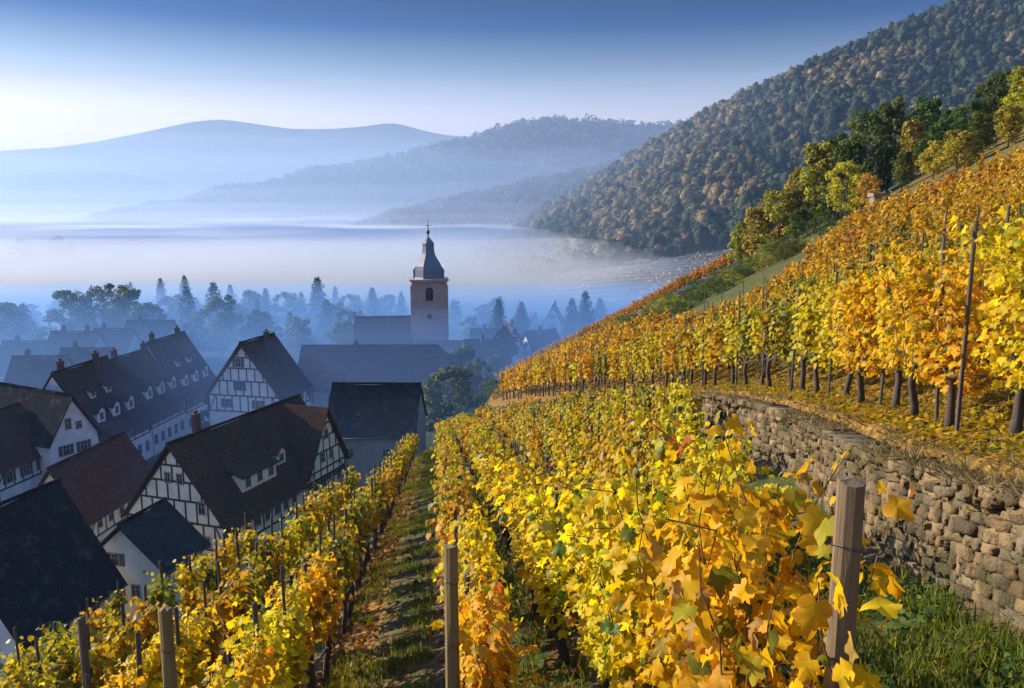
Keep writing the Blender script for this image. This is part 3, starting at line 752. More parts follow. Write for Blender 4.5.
def chimney(parent, x, y, z0, z1, s=.28):
    mb = MB(); mb.box(x - s, x + s, y - s * 1.2, y + s * 1.2, z0, z1); mb.box(x - s - .07, x + s + .07, y - s * 1.2 - .07, y + s * 1.2 + .07, z1 + .002, z1 + .16)
    for q in (-1, 1): mb.tube([(x, y + q * s * .5, z1 + .16), (x, y + q * s * .5, z1 + .5)], .12, 7)
    link("chimney", mb.mesh("chimney", M_BRICK), parent)
def ridge_tiles(parent, a, b, mat_, r=.15):
    mb = MB(); a = Vector(a); b = Vector(b); n = max(2, int((b - a).length / .45))
    for i in range(n):
        p = a + (b - a) * (i / n); q = a + (b - a) * ((i + 1.06) / n); mb.tube([p, q], [r * 1.05, r * .9], 6)
    link("ridge_tiles", mb.mesh("ridge_tiles", mat_, True), parent)
def house(label, O, head, W, L, rise, floor=-35.0, wall=None, roof=None, timber=(), windows=(), dormers=(), chims=(), name="half_timbered_house", cat="house",
          oe=.45, og=.45, hip_far=0.0, hip_near=0.0, spacing=1.35, rails=(), sag=0.16, group=None, door=None):
    """O: top of the wall at the near right corner; ridge runs along heading (degrees right of +Y); the body lies to the left of O"""
    h = R(head); Hw = O[2] - floor
    t = thing(name, label, cat, (O[0], O[1], floor), -h, group)
    wall = wall or M_PLASTER; roof = roof or M_ROOFB
    mb = MB(); hi = Hw + rise - .50; Hs = Hw - .32
    zz = [(-W, Hw), (-W / 2, hi), (0, Hw)]
    mb.add([(-W, 0, 0), (0, 0, 0), (0, L, 0), (-W, L, 0), (-W, 0, Hs), (0, 0, Hs), (0, L, Hs), (-W, L, Hs), (-W / 2, hip_near, hi), (-W / 2, L - hip_far, hi)],
           [(0, 3, 2, 1), (0, 1, 5, 8, 4) if not hip_near else (0, 1, 5, 4), (2, 3, 7, 9, 6) if not hip_far else (2, 3, 7, 6), (1, 2, 6, 5), (3, 0, 4, 7)])
    link("wall", mb.mesh("wall", wall), t)
    sl = rise / (W / 2); mb = MB(); ez = Hw - sl * oe; n = 8
    y0 = -og if not hip_near else -oe; y1 = L + og if not hip_far else L + oe
    ry0 = -og if not hip_near else hip_near; ry1 = L + og if not hip_far else L - hip_far
    for s_ in (1, -1):
        xe = oe if s_ > 0 else -W - oe
        for i in range(n):
            a, b = i / n, (i + 1) / n
            sg = lambda q: -sag * math.sin(math.pi * q) - .05 * math.sin(q * 9 + W)
            e0 = (xe, y0 + (y1 - y0) * a, ez + sg(a) * .5); e1 = (xe, y0 + (y1 - y0) * b, ez + sg(b) * .5)
            r0 = (-W / 2, ry0 + (ry1 - ry0) * a, Hw + rise + sg(a)); r1 = (-W / 2, ry0 + (ry1 - ry0) * b, Hw + rise + sg(b))
            slab(mb, [e0, e1, r1, r0] if s_ > 0 else [e1, e0, r0, r1], .16)
    if hip_far: slab(mb, [(oe, y1, ez), (-W - oe, y1, ez), (-W / 2, ry1, Hw + rise)], .16)
    if hip_near: slab(mb, [(-W - oe, y0, ez), (oe, y0, ez), (-W / 2, ry0, Hw + rise)], .16)
    rf = roof_part(mb, roof, t)
    ridge_tiles(rf, (-W / 2, ry0, Hw + rise + .03), (-W / 2, ry1, Hw + rise + .03), roof)
    if L < 30 and O[1] < 120:
        gt = MB(); gt.tube([(oe + .05, -og, ez - .02), (oe + .05, L + og, ez - .05)], .075, 6); gt.tube([(oe + .05, .25, ez - .05), (.10, .3, ez - .55), (.10, .3, .2)], .05, 6); link('gutter', gt.mesh('gutter', M_METAL, True), t)
    tm = MB()
    if 'f' in timber: timber_face(tm, (-W, 0, 0), (1, 0, 0), (0, -1, 0), W, Hw - 2.7, Hs, rise - .3 if not hip_near else 0, spacing, rails)
    if 'b' in timber: timber_face(tm, (0, L, 0), (-1, 0, 0), (0, 1, 0), W, Hw - 2.7, Hs, rise - .3 if not hip_far else 0, spacing, rails)
    if 'r' in timber: timber_face(tm, (0, 0, 0), (0, 1, 0), (1, 0, 0), L, Hw - 2.6, Hw - .5, 0, spacing)
    if 'l' in timber: timber_face(tm, (-W, L, 0), (0, -1, 0), (-1, 0, 0), L, Hw - 2.6, Hw - .1, 0, spacing)
    if tm.v: link("timber_frame", tm.mesh("timber_frame", M_TIMBER), t)
    for wv in windows:
        f, a, z, wd, ht = wv[:5]; sh = wv[5] if len(wv) > 5 else True
        if f == 'f': add_window(t, (-W + a, 0, Hw + z), (1, 0, 0), (0, -1, 0), wd, ht, sh)
        if f == 'r': add_window(t, (0, a, Hw + z), (0, 1, 0), (1, 0, 0), wd, ht, sh)
        if f == 'b': add_window(t, (-a, L, Hw + z), (-1, 0, 0), (0, 1, 0), wd, ht, sh)
        if f == 'l': add_window(t, (-W, L - a, Hw + z), (0, -1, 0), (-1, 0, 0), wd, ht, sh)
    for (y, wd, up, ht, nwin, kind) in dormers:        # on the right-hand slope; up = height of the dormer sill above the eave
        xs = -up / sl; zs = Hw + up; dm = MB()
        dd = ht / sl
        if kind == 'gable':
            pk = zs + ht + wd * .42; back = (pk - Hw) / sl
            dm.add([(xs, y, zs - .1), (xs, y + wd, zs - .1), (xs, y + wd, zs + ht), (xs, y + wd / 2, pk), (xs, y, zs + ht), (xs - dd, y, zs + ht), (xs - dd, y + wd, zs + ht)],
                   [(0, 1, 2, 3, 4), (0, 4, 5), (1, 6, 2)])
        else:
            dm.add([(xs, y, zs - .1), (xs, y + wd, zs - .1), (xs, y + wd, zs + ht), (xs, y, zs + ht), (xs - dd, y, zs + ht), (xs - dd, y + wd, zs + ht)],
                   [(0, 1, 2, 3), (0, 3, 4), (1, 5, 2)])
        do = link("dormer", dm.mesh("dormer", wall), t)
        dr = MB(); o_ = .25
        if kind == 'gable':
            bx = -(pk - Hw) / sl
            for s_ in (0, 1):
                ye = y - o_ if s_ == 0 else y + wd + o_; ze = zs + ht - o_ * .84
                q = [(xs + o_, ye, ze), (xs + o_, y + wd / 2, pk + .06), (bx, y + wd / 2, pk + .06), (xs - dd, ye, ze)]
                slab(dr, q if s_ else q[::-1], .1)
        else:
            rr = .35 * sl; ext = (ht + .0) / (sl - rr / 1) if False else ht / (sl - .38)
            slab(dr, [(xs + .35, y - o_, zs + ht - .12), (xs + .35, y + wd + o_, zs + ht - .12), (xs - ext, y + wd + o_, zs + ht + .38 * ext + .02), (xs - ext, y - o_, zs + ht + .38 * ext + .02)], .1)
        me = dr.mesh("dormer_roof", roof); uv_by_normal(me); link("dormer_roof", me, do)
        for k in range(nwin):
            add_window(do, (xs, y + wd * (k + .5) / nwin, zs + ht * .5), (0, 1, 0), (1, 0, 0), min(.8, wd / nwin * .7), ht * .72, False)
    for (x, y, zt) in chims: chimney(t, x, y, Hw + rise * .35, Hw + rise + zt)
    if door:
        f, a, wd, ht = door; mb = MB(); mb.box(-W + a - wd / 2, -W + a + wd / 2, -.06, .05, .02, ht)
        dr = link("door", mb.mesh("door", M_TIMBER), t); q = MB(); q.tube([(-W + a + wd * .35, -.11, ht * .48), (-W + a + wd * .35, -.06, ht * .48)], .035, 6); link("handle", q.mesh("handle", M_METAL), dr)
    return t, Hw
def dbg(name, O, head, W, L, rise):
    h = R(head); b = np.array([math.sin(h), math.cos(h), 0]); a = np.array([-math.cos(h), math.sin(h), 0]); O = np.array(O)
    up = np.array([0, 0, rise])
    print("HOUSE", name, *["%s(%.0f,%.0f)" % (k, *proj(p)) for k, p in dict(O=O, farR=O + b * L, nearL=O + a * W, r0=O + a * W / 2 + up, r1=O + a * W / 2 + b * L + up).items()])
def ph(name_dbg, label, px, py, d, head, W, L, rise, **kw):
    O = at(px, py, d); dbg(name_dbg, O, head, W, L, rise); return house(label, O, head, W, L, rise, **kw)

# A: the large half-timbered house with a cross wing
A_W, A_L, A_R = 11.5, 20.9, 7.3
A_O = at(226, 525, 70)
wins = [('f', 5.2, 3.9, .75, 1.1, False), ('f', 6.6, 3.9, .75, 1.1, False), ('f', 8.9, 1.3, .8, 1.3, False), ('f', 9.3, -2.0, .8, 1.2, False), ('f', 3.4, -1.7, 1, 1.3)]
wins += [('r', 1.6 + 1.55 * k, -1.25, .8, 1.25, False) for k in range(7)]
tA, HwA = house("large cream half-timbered house with brown roof, long dormer and cross wing, nearest the vines", A_O, 18.5, A_W, A_L, A_R, wall=M_PLASTER, roof=M_ROOFB,
                timber=('f', 'r'), windows=wins, dormers=[(4.2, 5.6, 1.6, 1.55, 3, 'shed'), (10.8, 1.5, 2.3, 1.2, 1, 'gable')], chims=[(-8.2, 6.5, .9)], door=('f', 1.6, 1.1, 2.1))
dbg("A", A_O, 18.5, A_W, A_L, A_R)
# cross wing of A: gable flush with the long facade
cw0, cw1 = 13.2, 21.0; cW = cw1 - cw0; cr = A_R - .2; prj = .25
mb = MB(); mb.add([(prj, cw0, 0), (prj, cw1, 0), (prj, cw1, HwA + .4), (prj, (cw0 + cw1) / 2, HwA + cr - .15), (prj, cw0, HwA + .4), (-5.6, cw0, HwA + .4), (-5.6, cw1, HwA + .4), (-5.6, (cw0 + cw1) / 2, HwA + cr - .15), (-5.6, cw0, 0), (-5.6, cw1, 0)],
                 [(0, 1, 2, 3, 4), (0, 4, 5, 8), (1, 9, 6, 2), (4, 3, 7, 5), (3, 2, 6, 7)])
link("wing_wall", mb.mesh("wing_wall", M_PLASTER), tA)
mb = MB(); ym = (cw0 + cw1) / 2
slab(mb, [(prj + .5, cw0 - .35, HwA + .02), (prj + .5, ym, HwA + cr), (-5.7, ym, HwA + cr), (-5.7, cw0 - .35, HwA + .02)][::-1], .16)
slab(mb, [(prj + .5, cw1 + .35, HwA + .02), (prj + .5, ym, HwA + cr), (-5.7, ym, HwA + cr), (-5.7, cw1 + .35, HwA + .02)], .16)
me = mb.mesh("wing_roof", M_ROOFB); uv_by_normal(me); link("wing_roof", me, tA)
mb = MB(); timber_face(mb, (prj, cw0, 0), (0, 1, 0), (1, 0, 0), cW, HwA - 2.4, HwA + .4, cr - .65, 1.3, (HwA - 1.0,)); link("timber_frame", mb.mesh("timber_frame", M_TIMBER), tA)
for a, z in ((1.6, -1.2), (3.2, -1.2), (4.7, -1.2), (6.3, -1.2), (3.1, 1.7), (4.8, 1.7), (2.4, -4.0), (5.4, -4.0), (3.9, 4.2)):
    add_window(tA, (prj, cw0 + a, HwA + z), (0, 1, 0), (1, 0, 0), .8, 1.15, False)

# B..: the rest of the village; (px, py) is the eave corner, d its distance
ph("annex", "small gabled cottage with one shuttered upper window, in front of the large timbered house", 165, 567, 62, 12, 7.6, 5.4, 3.5, wall=M_PLASTER, roof=M_ROOFG, name="small_house",
   windows=[('f', 2.6, .25, 1.5, 1.15), ('f', 2.5, -2.4, 1.3, 1.2), ('f', 4.7, -2.4, .9, 1.2, False), ('r', 3, -1.4, .9, 1.1)], timber=(), chims=())
ph("plum", "half-timbered house with plum-brown tiled roof, left of the large timbered house", 88, 517, 78, 5.5, 7.2, 12.8, 5.2, roof=M_ROOFP, timber=('r',), windows=[('r', 1.8 + 2.0 * k, -1.3, .9, 1.2, False) for k in range(6)])
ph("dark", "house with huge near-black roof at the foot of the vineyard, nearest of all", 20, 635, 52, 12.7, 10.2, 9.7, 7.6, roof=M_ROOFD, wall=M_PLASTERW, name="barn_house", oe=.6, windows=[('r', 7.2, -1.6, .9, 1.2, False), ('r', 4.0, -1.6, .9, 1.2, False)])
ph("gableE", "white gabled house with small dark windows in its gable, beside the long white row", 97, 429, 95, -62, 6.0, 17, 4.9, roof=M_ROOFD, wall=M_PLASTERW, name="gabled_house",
   windows=[('f', 2.4, 1.5, .8, 1.4, False), ('f', 3.7, 1.1, .8, 1.0, False), ('f', 1.9, -1.6, .9, 1.3), ('f', 4.1, -1.6, .9, 1.3)])
row_O = at(99, 437, 98); rh_ = R(4.2); row_b = np.array([math.sin(rh_), math.cos(rh_), 0]); acc = 0.0
for i, (L_, rise_, dz_, rf_, lab_) in enumerate(((12.2, 8.2, 0, M_ROOFP, "near end house of the long white row with roof dormers, beside the white gabled house"), (10.6, 7.3, .25, M_ROOFB, "middle house of the long white row, its ridge a little lower than its neighbours"), (12.2, 8.5, -.1, M_ROOFP, "far end house of the long white row, its gable peak against the trees"))):
    O_ = row_O + row_b * acc + np.array([0, 0, dz_]); acc += L_ + .02
    wl = [('r', 1.3 + 1.95 * k, -1.45, .95, 1.45) for k in range(int(L_ / 2))] + [('r', 1.3 + 1.95 * k, -4.4, .95, 1.5, False) for k in range(int(L_ / 2))]
    house(lab_, O_, 4.2, 11, L_, rise_, roof=rf_, wall=M_PLASTERW, name="row_house", windows=wl, timber=('r',), spacing=1.95, og=.0 if i == 1 else .02,
          dormers=[(1.6 + 3.5 * k, 1.6, 1.4, 1.4, 1, 'gable') for k in range(3)] + ([(3.4, 1.2, 4.2, 1.0, 1, 'shed'), (7.0, 1.2, 4.2, 1.0, 1, 'shed')] if i != 1 else []), chims=[(-6.4, 3.2, .8), (-4.9, 8.5, 1.0)])
ph("B", "pale half-timbered house with steep gable, standing alone behind the large timbered house", 280, 396, 112, 13, 11.6, 9, 7.6, roof=M_ROOFB, wall=M_PLASTERW, timber=('f', 'r'),
   windows=[('f', 5.2, 4.6, .9, 1.3), ('f', 5.2, 1.2, 1.0, 1.5), ('f', 8.0, -1.5, .9, 1.3), ('f', 3.0, -1.5, .9, 1.3), ('r', 3, -1.3, .9, 1.3), ('r', 6, -1.3, .9, 1.3), ('r', 9, -1.3, .9, 1.3)], chims=[(-4.6, 5, .8)])
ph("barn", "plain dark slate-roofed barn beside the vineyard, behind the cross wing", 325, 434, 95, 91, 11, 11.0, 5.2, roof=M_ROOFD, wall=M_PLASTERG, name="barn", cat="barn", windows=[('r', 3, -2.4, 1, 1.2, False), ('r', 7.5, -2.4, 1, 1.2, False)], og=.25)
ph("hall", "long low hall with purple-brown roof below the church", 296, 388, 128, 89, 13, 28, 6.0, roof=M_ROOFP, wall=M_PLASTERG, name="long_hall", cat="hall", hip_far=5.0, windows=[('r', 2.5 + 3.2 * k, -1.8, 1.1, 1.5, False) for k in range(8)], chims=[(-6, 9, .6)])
# loose cluster of roofs behind and to the left
CL = [("bluish house front half lost in haze, left of the plum-brown roof", -6, 470, 84, 8, 9, 9.5, 5.0, M_ROOFP, M_PLASTERW),
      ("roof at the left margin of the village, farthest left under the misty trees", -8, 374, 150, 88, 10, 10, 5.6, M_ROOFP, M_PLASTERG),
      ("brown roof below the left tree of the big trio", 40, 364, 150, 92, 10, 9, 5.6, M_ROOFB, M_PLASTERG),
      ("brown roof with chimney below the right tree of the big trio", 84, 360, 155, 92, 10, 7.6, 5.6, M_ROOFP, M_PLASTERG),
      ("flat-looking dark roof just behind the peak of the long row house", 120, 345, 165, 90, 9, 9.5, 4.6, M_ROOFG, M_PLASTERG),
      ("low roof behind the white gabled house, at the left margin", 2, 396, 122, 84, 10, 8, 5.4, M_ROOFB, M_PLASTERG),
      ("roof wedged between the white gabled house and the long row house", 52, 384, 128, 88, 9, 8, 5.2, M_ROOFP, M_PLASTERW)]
for i, (lab, px, py, d, hd, W, L, rs, rf, wl_) in enumerate(CL):
    ph("cl%d" % i, lab, px, py, d, hd, W, L, rs, roof=rf, wall=wl_, name="village_house", windows=[('r', 2 + 2.6 * k, -1.5, .95, 1.3) for k in range(int(L / 2.8))], chims=[(-W * .42, L * .3, .9)] + ([(-W * .6, L * .7, .8)] if i == 2 else []), timber=('r',) if i in (0, 6) else ())
# right of the church
CR = [("white gabled house right of the church, first in the haze", 508, 352, 165, 12, 4.6, 9, 4.2, M_ROOFG, M_PLASTERW, 'f'),
      ("second small white gabled house right of the church, beside a dark roof", 524, 345, 178, -16, 4.6, 9, 4.2, M_ROOFB, M_PLASTERW, 'f'),
      ("tall pale house front standing apart near the terraced slope", 561, 322, 225, 8, 5.0, 9, 4.6, M_ROOFG, M_PLASTERW, 'f'),
      ("grey roofed house between church and white gables", 474, 350, 185, 80, 8, 7, 4.4, M_ROOFG, M_PLASTERG, ''),
      ("brown roofed house below the pale tall house", 534, 352, 185, 62, 8, 8, 4.4, M_ROOFB, M_PLASTERW, ''),
      ("small white gable half hidden behind the first white gabled house", 492, 340, 215, 20, 4.8, 9, 4.2, M_ROOFP, M_PLASTERW, 'f'),
      ("small pale gable in the mist above the brown roofed house", 544, 330, 240, -8, 5.0, 9, 4.4, M_ROOFG, M_PLASTERW, 'f'),
      ("low roof just behind the churchyard trees", 470, 366, 150, 76, 9, 8, 4.4, M_ROOFB, M_PLASTERG, '')]
for i, (lab, px, py, d, hd, W, L, rs, rf, wl_, fr) in enumerate(CR):
    ph("cr%d" % i, lab, px, py, d, hd, W, L, rs, roof=rf, wall=wl_, name="village_house", windows=[('f', 2.2, -1.4, .9, 1.2), ('f', W - 2.2, -1.4, .9, 1.2), ('f', W / 2, 1.4, .8, 1.1)] + [('r', 2 + 2.8 * k, -1.4, .9, 1.2) for k in range(3)], timber=('f',) if fr and i < 2 else (), chims=[(-W * .4, L * .4, .8)])

# ------------------------------------------------------------------ church
def church():
    d = 165.0; c = at(430, 335, d); fl = -37.0; t = thing("church", "pink sandstone village church with tall square tower, bell-shaped slate spire and low nave", "church", (c[0], d, fl), R(7))
    zt = at(430, 281, d)[2] - fl; hw = 3.55
    mb = MB(); mb.box(-hw, hw, 0, 2 * hw, 0, zt)
    for z_, e in ((zt * .52, .14), (zt * .77, .12), (zt - .9, .16)): mb.box(-hw - e, hw + e, -e, 2 * hw + e, z_, z_ + .35)
    for sx in (-1, 1):
        mb.box(sx * hw - .35, sx * hw + .35, -.12, .5, 0, zt - .95)
    tw = link("tower", mb.mesh("tower", M_SAND), t)
    mb = MB(); mb.box(-hw - .55, hw + .55, -.55, 2 * hw + .55, zt + .002, zt + .30); mb.box(-hw - .3, hw + .3, -.3, 2 * hw + .3, zt - .25, zt - .001); link("cornice", mb.mesh("cornice", M_SAND), t)
    # bell-shaped spire, lathed on an octagon
    H = at(430, 237, d)[2] - fl - zt
    prof_ = [(0.30, 3.15), (.6, 3.0), (H * .22, 2.92), (H * .32, 2.80), (H * .42, 2.35), (H * .52, 1.75), (H * .60, 1.42), (H * .66, 1.32), (H * .78, 1.22), (H * .84, 1.28), (H * .90, .95), (H * .96, .45), (H, .12)]
    vs, fs = [], []; n = 8
    for z_, r in prof_:
        for k in range(n):
            a = 2 * math.pi * (k + .5) / n; vs.append((r * 1.04 * math.cos(a), hw + r * 1.04 * math.sin(a), zt + z_))
    for i in range(len(prof_) - 1):
        for k in range(n): fs.append((i * n + k, i * n + (k + 1) % n, (i + 1) * n + (k + 1) % n, (i + 1) * n + k))
    fs.append(tuple(range(n - 1, -1, -1)))
    mb = MB(); mb.add(vs, fs); sp_ = link("spire", mb.mesh("spire", M_SPIRE), t)
    for sx in (-1, 1):      # small spire dormers at the foot
        q = MB(); q.box(sx * 2.8 - .45, sx * 2.8 + .45, hw - .6, hw + .6, zt + .3, zt + 1.9); q.add([(sx * 2.8 - .6, hw - .8, zt + 1.902), (sx * 2.8 + .6, hw - .8, zt + 1.902), (sx * 2.8 + .6, hw + .8, zt + 1.902), (sx * 2.8 - .6, hw + .8, zt + 1.902), (sx * 2.8, hw, zt + 2.7)], [(0, 1, 4), (1, 2, 4), (2, 3, 4), (3, 0, 4)])
        link("spire_dormer", q.mesh("spire_dormer", M_SPIRE), sp_)
    q = MB(); zz = zt + H; q.tube([(0, hw, zz - .3), (0, hw, zz + 3.4)], [.16, .05], 6)
    q2 = MB(); q2.tube([(0, hw, zz + .9 + .5 * math.cos(a)) for a in (math.pi, .75 * math.pi, .5 * math.pi, .25 * math.pi, 0)], [.05, .3, .4, .3, .05], 8)
    q.box(-.55, .55, hw - .05, hw + .05, zz + 2.2, zz + 2.32)
    fin = link("finial", q.mesh("finial", M_METAL), t); link("ball", q2.mesh("ball", M_METAL, True), fin)
    # openings: arched bell windows, one round and one lower lancet on each seen side
    def arched(o, u, n_, wd, ht, name, round_=False):
        o = Vector(o); u = Vector(u); n_ = Vector(n_); z_ = Vector((0, 0, 1)); k = 9
        def outline(s_):
            if round_: return [o + u * math.cos(a) * wd / 2 * s_ + z_ * math.sin(a) * wd / 2 * s_ for a in np.linspace(0, 2 * math.pi, 17)[:-1]]
            return [o - u * wd / 2 * s_ - z_ * ht / 2 * s_, o + u * wd / 2 * s_ - z_ * ht / 2 * s_] + [o + u * math.cos(a) * wd / 2 * s_ + z_ * (ht / 2 * s_ - wd / 2 * s_ + math.sin(a) * wd / 2 * s_) for a in np.linspace(0, math.pi, k)]
        m1 = MB(); m1.prism([p - n_ * .1 for p in outline(1.0)], n_ * .16); f_ = link(name, m1.mesh(name, M_SAND), t)
        m2 = MB(); m2.prism([p - n_ * .1 for p in outline(.78)], n_ * .185); link("louvre" if name == "bell_opening" else "pane", m2.mesh("louvre", M_GLASS), f_)
    for (u, n_, cx, cy_) in (((1, 0, 0), (0, -1, 0), 0, -.0), ((0, 1, 0), (1, 0, 0), hw, hw), ((0, -1, 0), (-1, 0, 0), -hw, hw)):
        arched((cx, cy_, zt * .885), u, n_, 2.0, 3.6, "bell_opening"); arched((cx, cy_, zt * .685), u, n_, 1.5, 1.5, "round_window", True); arched((cx, cy_, zt * .40), u, n_, 2.0, 4.2, "lancet_window")
    # nave to the left of the tower, with low aisles
    ez = at(385, 338, d)[2] - fl; rz_ = at(385, 318.5, d)[2] - fl; x0 = -15.3
    mb = MB(); mb.add([(x0, -1, 0), (-hw, -1, 0), (-hw, 9, 0), (x0, 9, 0), (x0, -1, ez), (-hw, -1, ez), (-hw, 9, ez), (x0, 9, ez), (x0, 4, rz_ - .2), (-hw, 4, rz_ - .2)], [(0, 1, 5, 4), (2, 3, 7, 6), (3, 0, 4, 8, 7), (1, 2, 6, 9, 5)])
    link("nave_wall", mb.mesh("nave_wall", M_SAND), t)
    mb = MB(); slab(mb, [(x0 - .4, -1.4, ez - .3), (-hw - .01, -1.4, ez - .3), (-hw - .01, 4, rz_), (x0 - .4, 4, rz_)], .2); slab(mb, [(-hw - .01, 9.4, ez - .3), (x0 - .4, 9.4, ez - .3), (x0 - .4, 4, rz_), (-hw - .01, 4, rz_)], .2)
    rfn = roof_part(mb, M_ROOFP, t, "nave_roof"); ridge_tiles(rfn, (x0 - .4, 4, rz_ + .04), (-hw, 4, rz_ + .04), M_ROOFP, .2)
    q = MB(); q.tube([(x0 - .3, 4, rz_), (x0 - .3, 4, rz_ + 1.4)], .07, 5); q.box(x0 - .3 - .4, x0 - .3 + .4, 3.95, 4.05, rz_ + .9, rz_ + 1.02); link("gable_cross", q.mesh("gable_cross", M_METAL), rfn)
    az = ez - .8
    mb = MB(); mb.box(x0 - 2, 9.0, -7.0, -1.1, 0, az - 2.0); link("aisle_wall", mb.mesh("aisle_wall", M_SAND), t)
    mb = MB(); slab(mb, [(x0 - 2.4, -7.5, az - 2.3), (9.4, -7.5, az - 2.3), (8.2, -1.0, az + .4), (x0 - 2.4, -1.0, az + .4)], .2); slab(mb, [(9.4, -7.5, az - 2.3), (12.2, 6, az - 3.6), (8.2, -1.0, az + .4)], .2); roof_part(mb, M_ROOFB, t, "aisle_roof")
    for k in range(4): arched((x0 + 2.0 + 2.6 * k, -1.0, ez - 1.4 + .45), (1, 0, 0), (0, -1, 0), .8, 1.3, "nave_window")
church()

# ------------------------------------------------------------------ trees
def deciduous(seed, palette, H=10.0, spread=.36, base=.18, nleaf=2600, ls=(.22, .42), clumps=34, shape='round'):
    """trunk mesh + crown mesh, leaves gathered in clumps on limbs"""
    rg = np.random.default_rng(seed); mb = MB(); cl = []
    lean = rg.normal(0, .03, 2) * H
    tp = [(lean[0] * t ** 2, lean[1] * t ** 2, H * .8 * t) for t in np.linspace(0, 1, 6)]; tp[0] = (0, 0, -.6)
    mb.tube(tp, [.034 * H * .6, .026 * H * .6, .02 * H * .6, .015 * H * .6, .010 * H * .6, .003 * H], 7)
    for i in range(clumps):
        t = (i + .5) / clumps; z = H * (base + (1 - base) * (.04 + .92 * t ** .9))
        rel = (z / H - base) / (1 - base)
        rad = {'round': math.sin(math.pi * min(1, .12 + .84 * rel)) ** .6, 'cone': (1 - rel) ** .8 * .95 + .08, 'column': .62 * math.sin(math.pi * min(1, .1 + .85 * rel)) ** .4}[shape] * H * spread
        a = i * 2.399 + rg.normal(0, .35); r = rad * math.sqrt(rg.uniform(.15, 1.0)) * rg.uniform(.78, 1.12)
        c = np.array([lean[0] * rel + math.cos(a) * r, lean[1] * rel + math.sin(a) * r, z + rg.normal(0, .03) * H])
        cl.append((c, rg.uniform(.6, 1.25) * H * spread * .36 * (1.15 - .5 * rel)))
        if i % 2 == 0:
            z0 = max(.12 * H, c[2] - r * .9 - .08 * H); k = z0 / (.8 * H); k = min(k, .95)
            s_ = (lean[0] * k * k, lean[1] * k * k, z0); mid = (s_[0] * .5 + c[0] * .5, s_[1] * .5 + c[1] * .5, (z0 + c[2]) / 2 - .02 * H)
            mb.tube([s_, mid, tuple(c)], [.010 * H * .6, .007 * H * .6, .002 * H], 5, False)
    P, Nr, ci = [], [], []; per = nleaf // clumps
    for j, (c, r) in enumerate(cl):
        v = norm(rg.normal(0, 1, (per, 3))); q = v * (rg.uniform(.25, 1, (per, 1)) ** .45) * r * np.array([1.1, 1.1, .8]); q += rg.normal(0, .08 * r, q.shape)
        P.append(c + q); Nr.append(v + np.array([0, 0, .4]) + rg.normal(0, .4, (per, 3))); ci.append(np.full(per, j))
    P = np.concatenate(P); Nr = np.concatenate(Nr); ci = np.concatenate(ci); n = len(P)
    tone = rg.uniform(.78, 1.22, clumps)[ci][:, None]
    col = np.clip(pal(palette, n, rg, .2) * tone, 0, .8)
    v, p, c = leaves(P, Nr, rg.normal(0, 1, (n, 3)) + np.array([0, 0, -.6]), rg.uniform(*ls, n) * H / 10, LEAF_MID, col, rg)
    return mb.mesh("trunk", M_TRUNK, True), mesh_np("crown", v, p, c, [M_TREE])
def conifer(seed, H=14.0, spread=.17, nleaf=1700):
    rg = np.random.default_rng(seed); mb = MB(); mb.tube([(0, 0, -.6), (0, 0, H * .5), (0, 0, H * .97)], [.018 * H, .011 * H, .002 * H], 7)
    P, Nr, T, Sz = [], [], [], []; layers = 26
    for i in range(layers):
        t = i / (layers - 1); z = H * (.08 + .90 * t); rad = H * spread * (1 - t) ** .75 * rg.uniform(.6, 1.2) + .025 * H; nb = int(7 + 6 * (1 - t)); a0 = rg.uniform(0, 6)
        for k in range(nb):
            a = a0 + 2 * math.pi * k / nb + rg.normal(0, .15); L = rad * rg.uniform(.65, 1.1); m = max(2, int(nleaf / layers / nb * (.5 + 1.0 * (1 - t))))
            s_ = rg.uniform(.15, 1, m) ** .8; dx, dy = math.cos(a), math.sin(a)
            w_ = rg.normal(0, .12, m) * L * s_
            P.append(np.stack([dx * L * s_ - dy * w_, dy * L * s_ + dx * w_, z - .32 * L * s_ ** 1.5 + rg.normal(0, .012 * H, m)], -1))
            Nr.append(np.stack([dx * .5 + rg.normal(0, .3, m), dy * .5 + rg.normal(0, .3, m), np.full(m, .8)], -1)); T.append(np.tile([dx, dy, -.55], (m, 1)) + rg.normal(0, .25, (m, 3)))
            Sz.append(rg.uniform(.045, .085, m) * H * (.55 + .45 * (1 - t)))
    P = np.concatenate(P); n = len(P); v, p, c = leaves(P, np.concatenate(Nr), np.concatenate(T), np.concatenate(Sz), LEAF_FAR, pal('needle', n, rg, .25), rg)
    return mb.mesh("trunk", M_TRUNK, True), mesh_np("crown", v, p, c, [M_NEEDLE])
TREES = {
    'green': [deciduous(400 + i, 'green', spread=.34, shape=['round', 'column', 'round'][i], nleaf=3600) for i in range(3)],
    'yellowgreen': [deciduous(410 + i, 'yellowgreen', spread=.32, shape=['round', 'cone', 'column'][i], nleaf=3600) for i in range(3)],
    'yellow': [deciduous(420 + i, 'yellow', spread=.33, nleaf=3200) for i in range(2)],
    'orange': [deciduous(430 + i, 'orange', spread=.36, nleaf=2600) for i in range(2)],
    'bush': [deciduous(440 + i, ['green', 'yellowgreen', 'green'][i], spread=.55, base=.02, nleaf=2000, clumps=24) for i in range(3)],
    'conifer': [conifer(450 + i, spread=[.22, .27, .19][i]) for i in range(3)]}
UNIT = {'conifer': 14.0}
tcount = 0
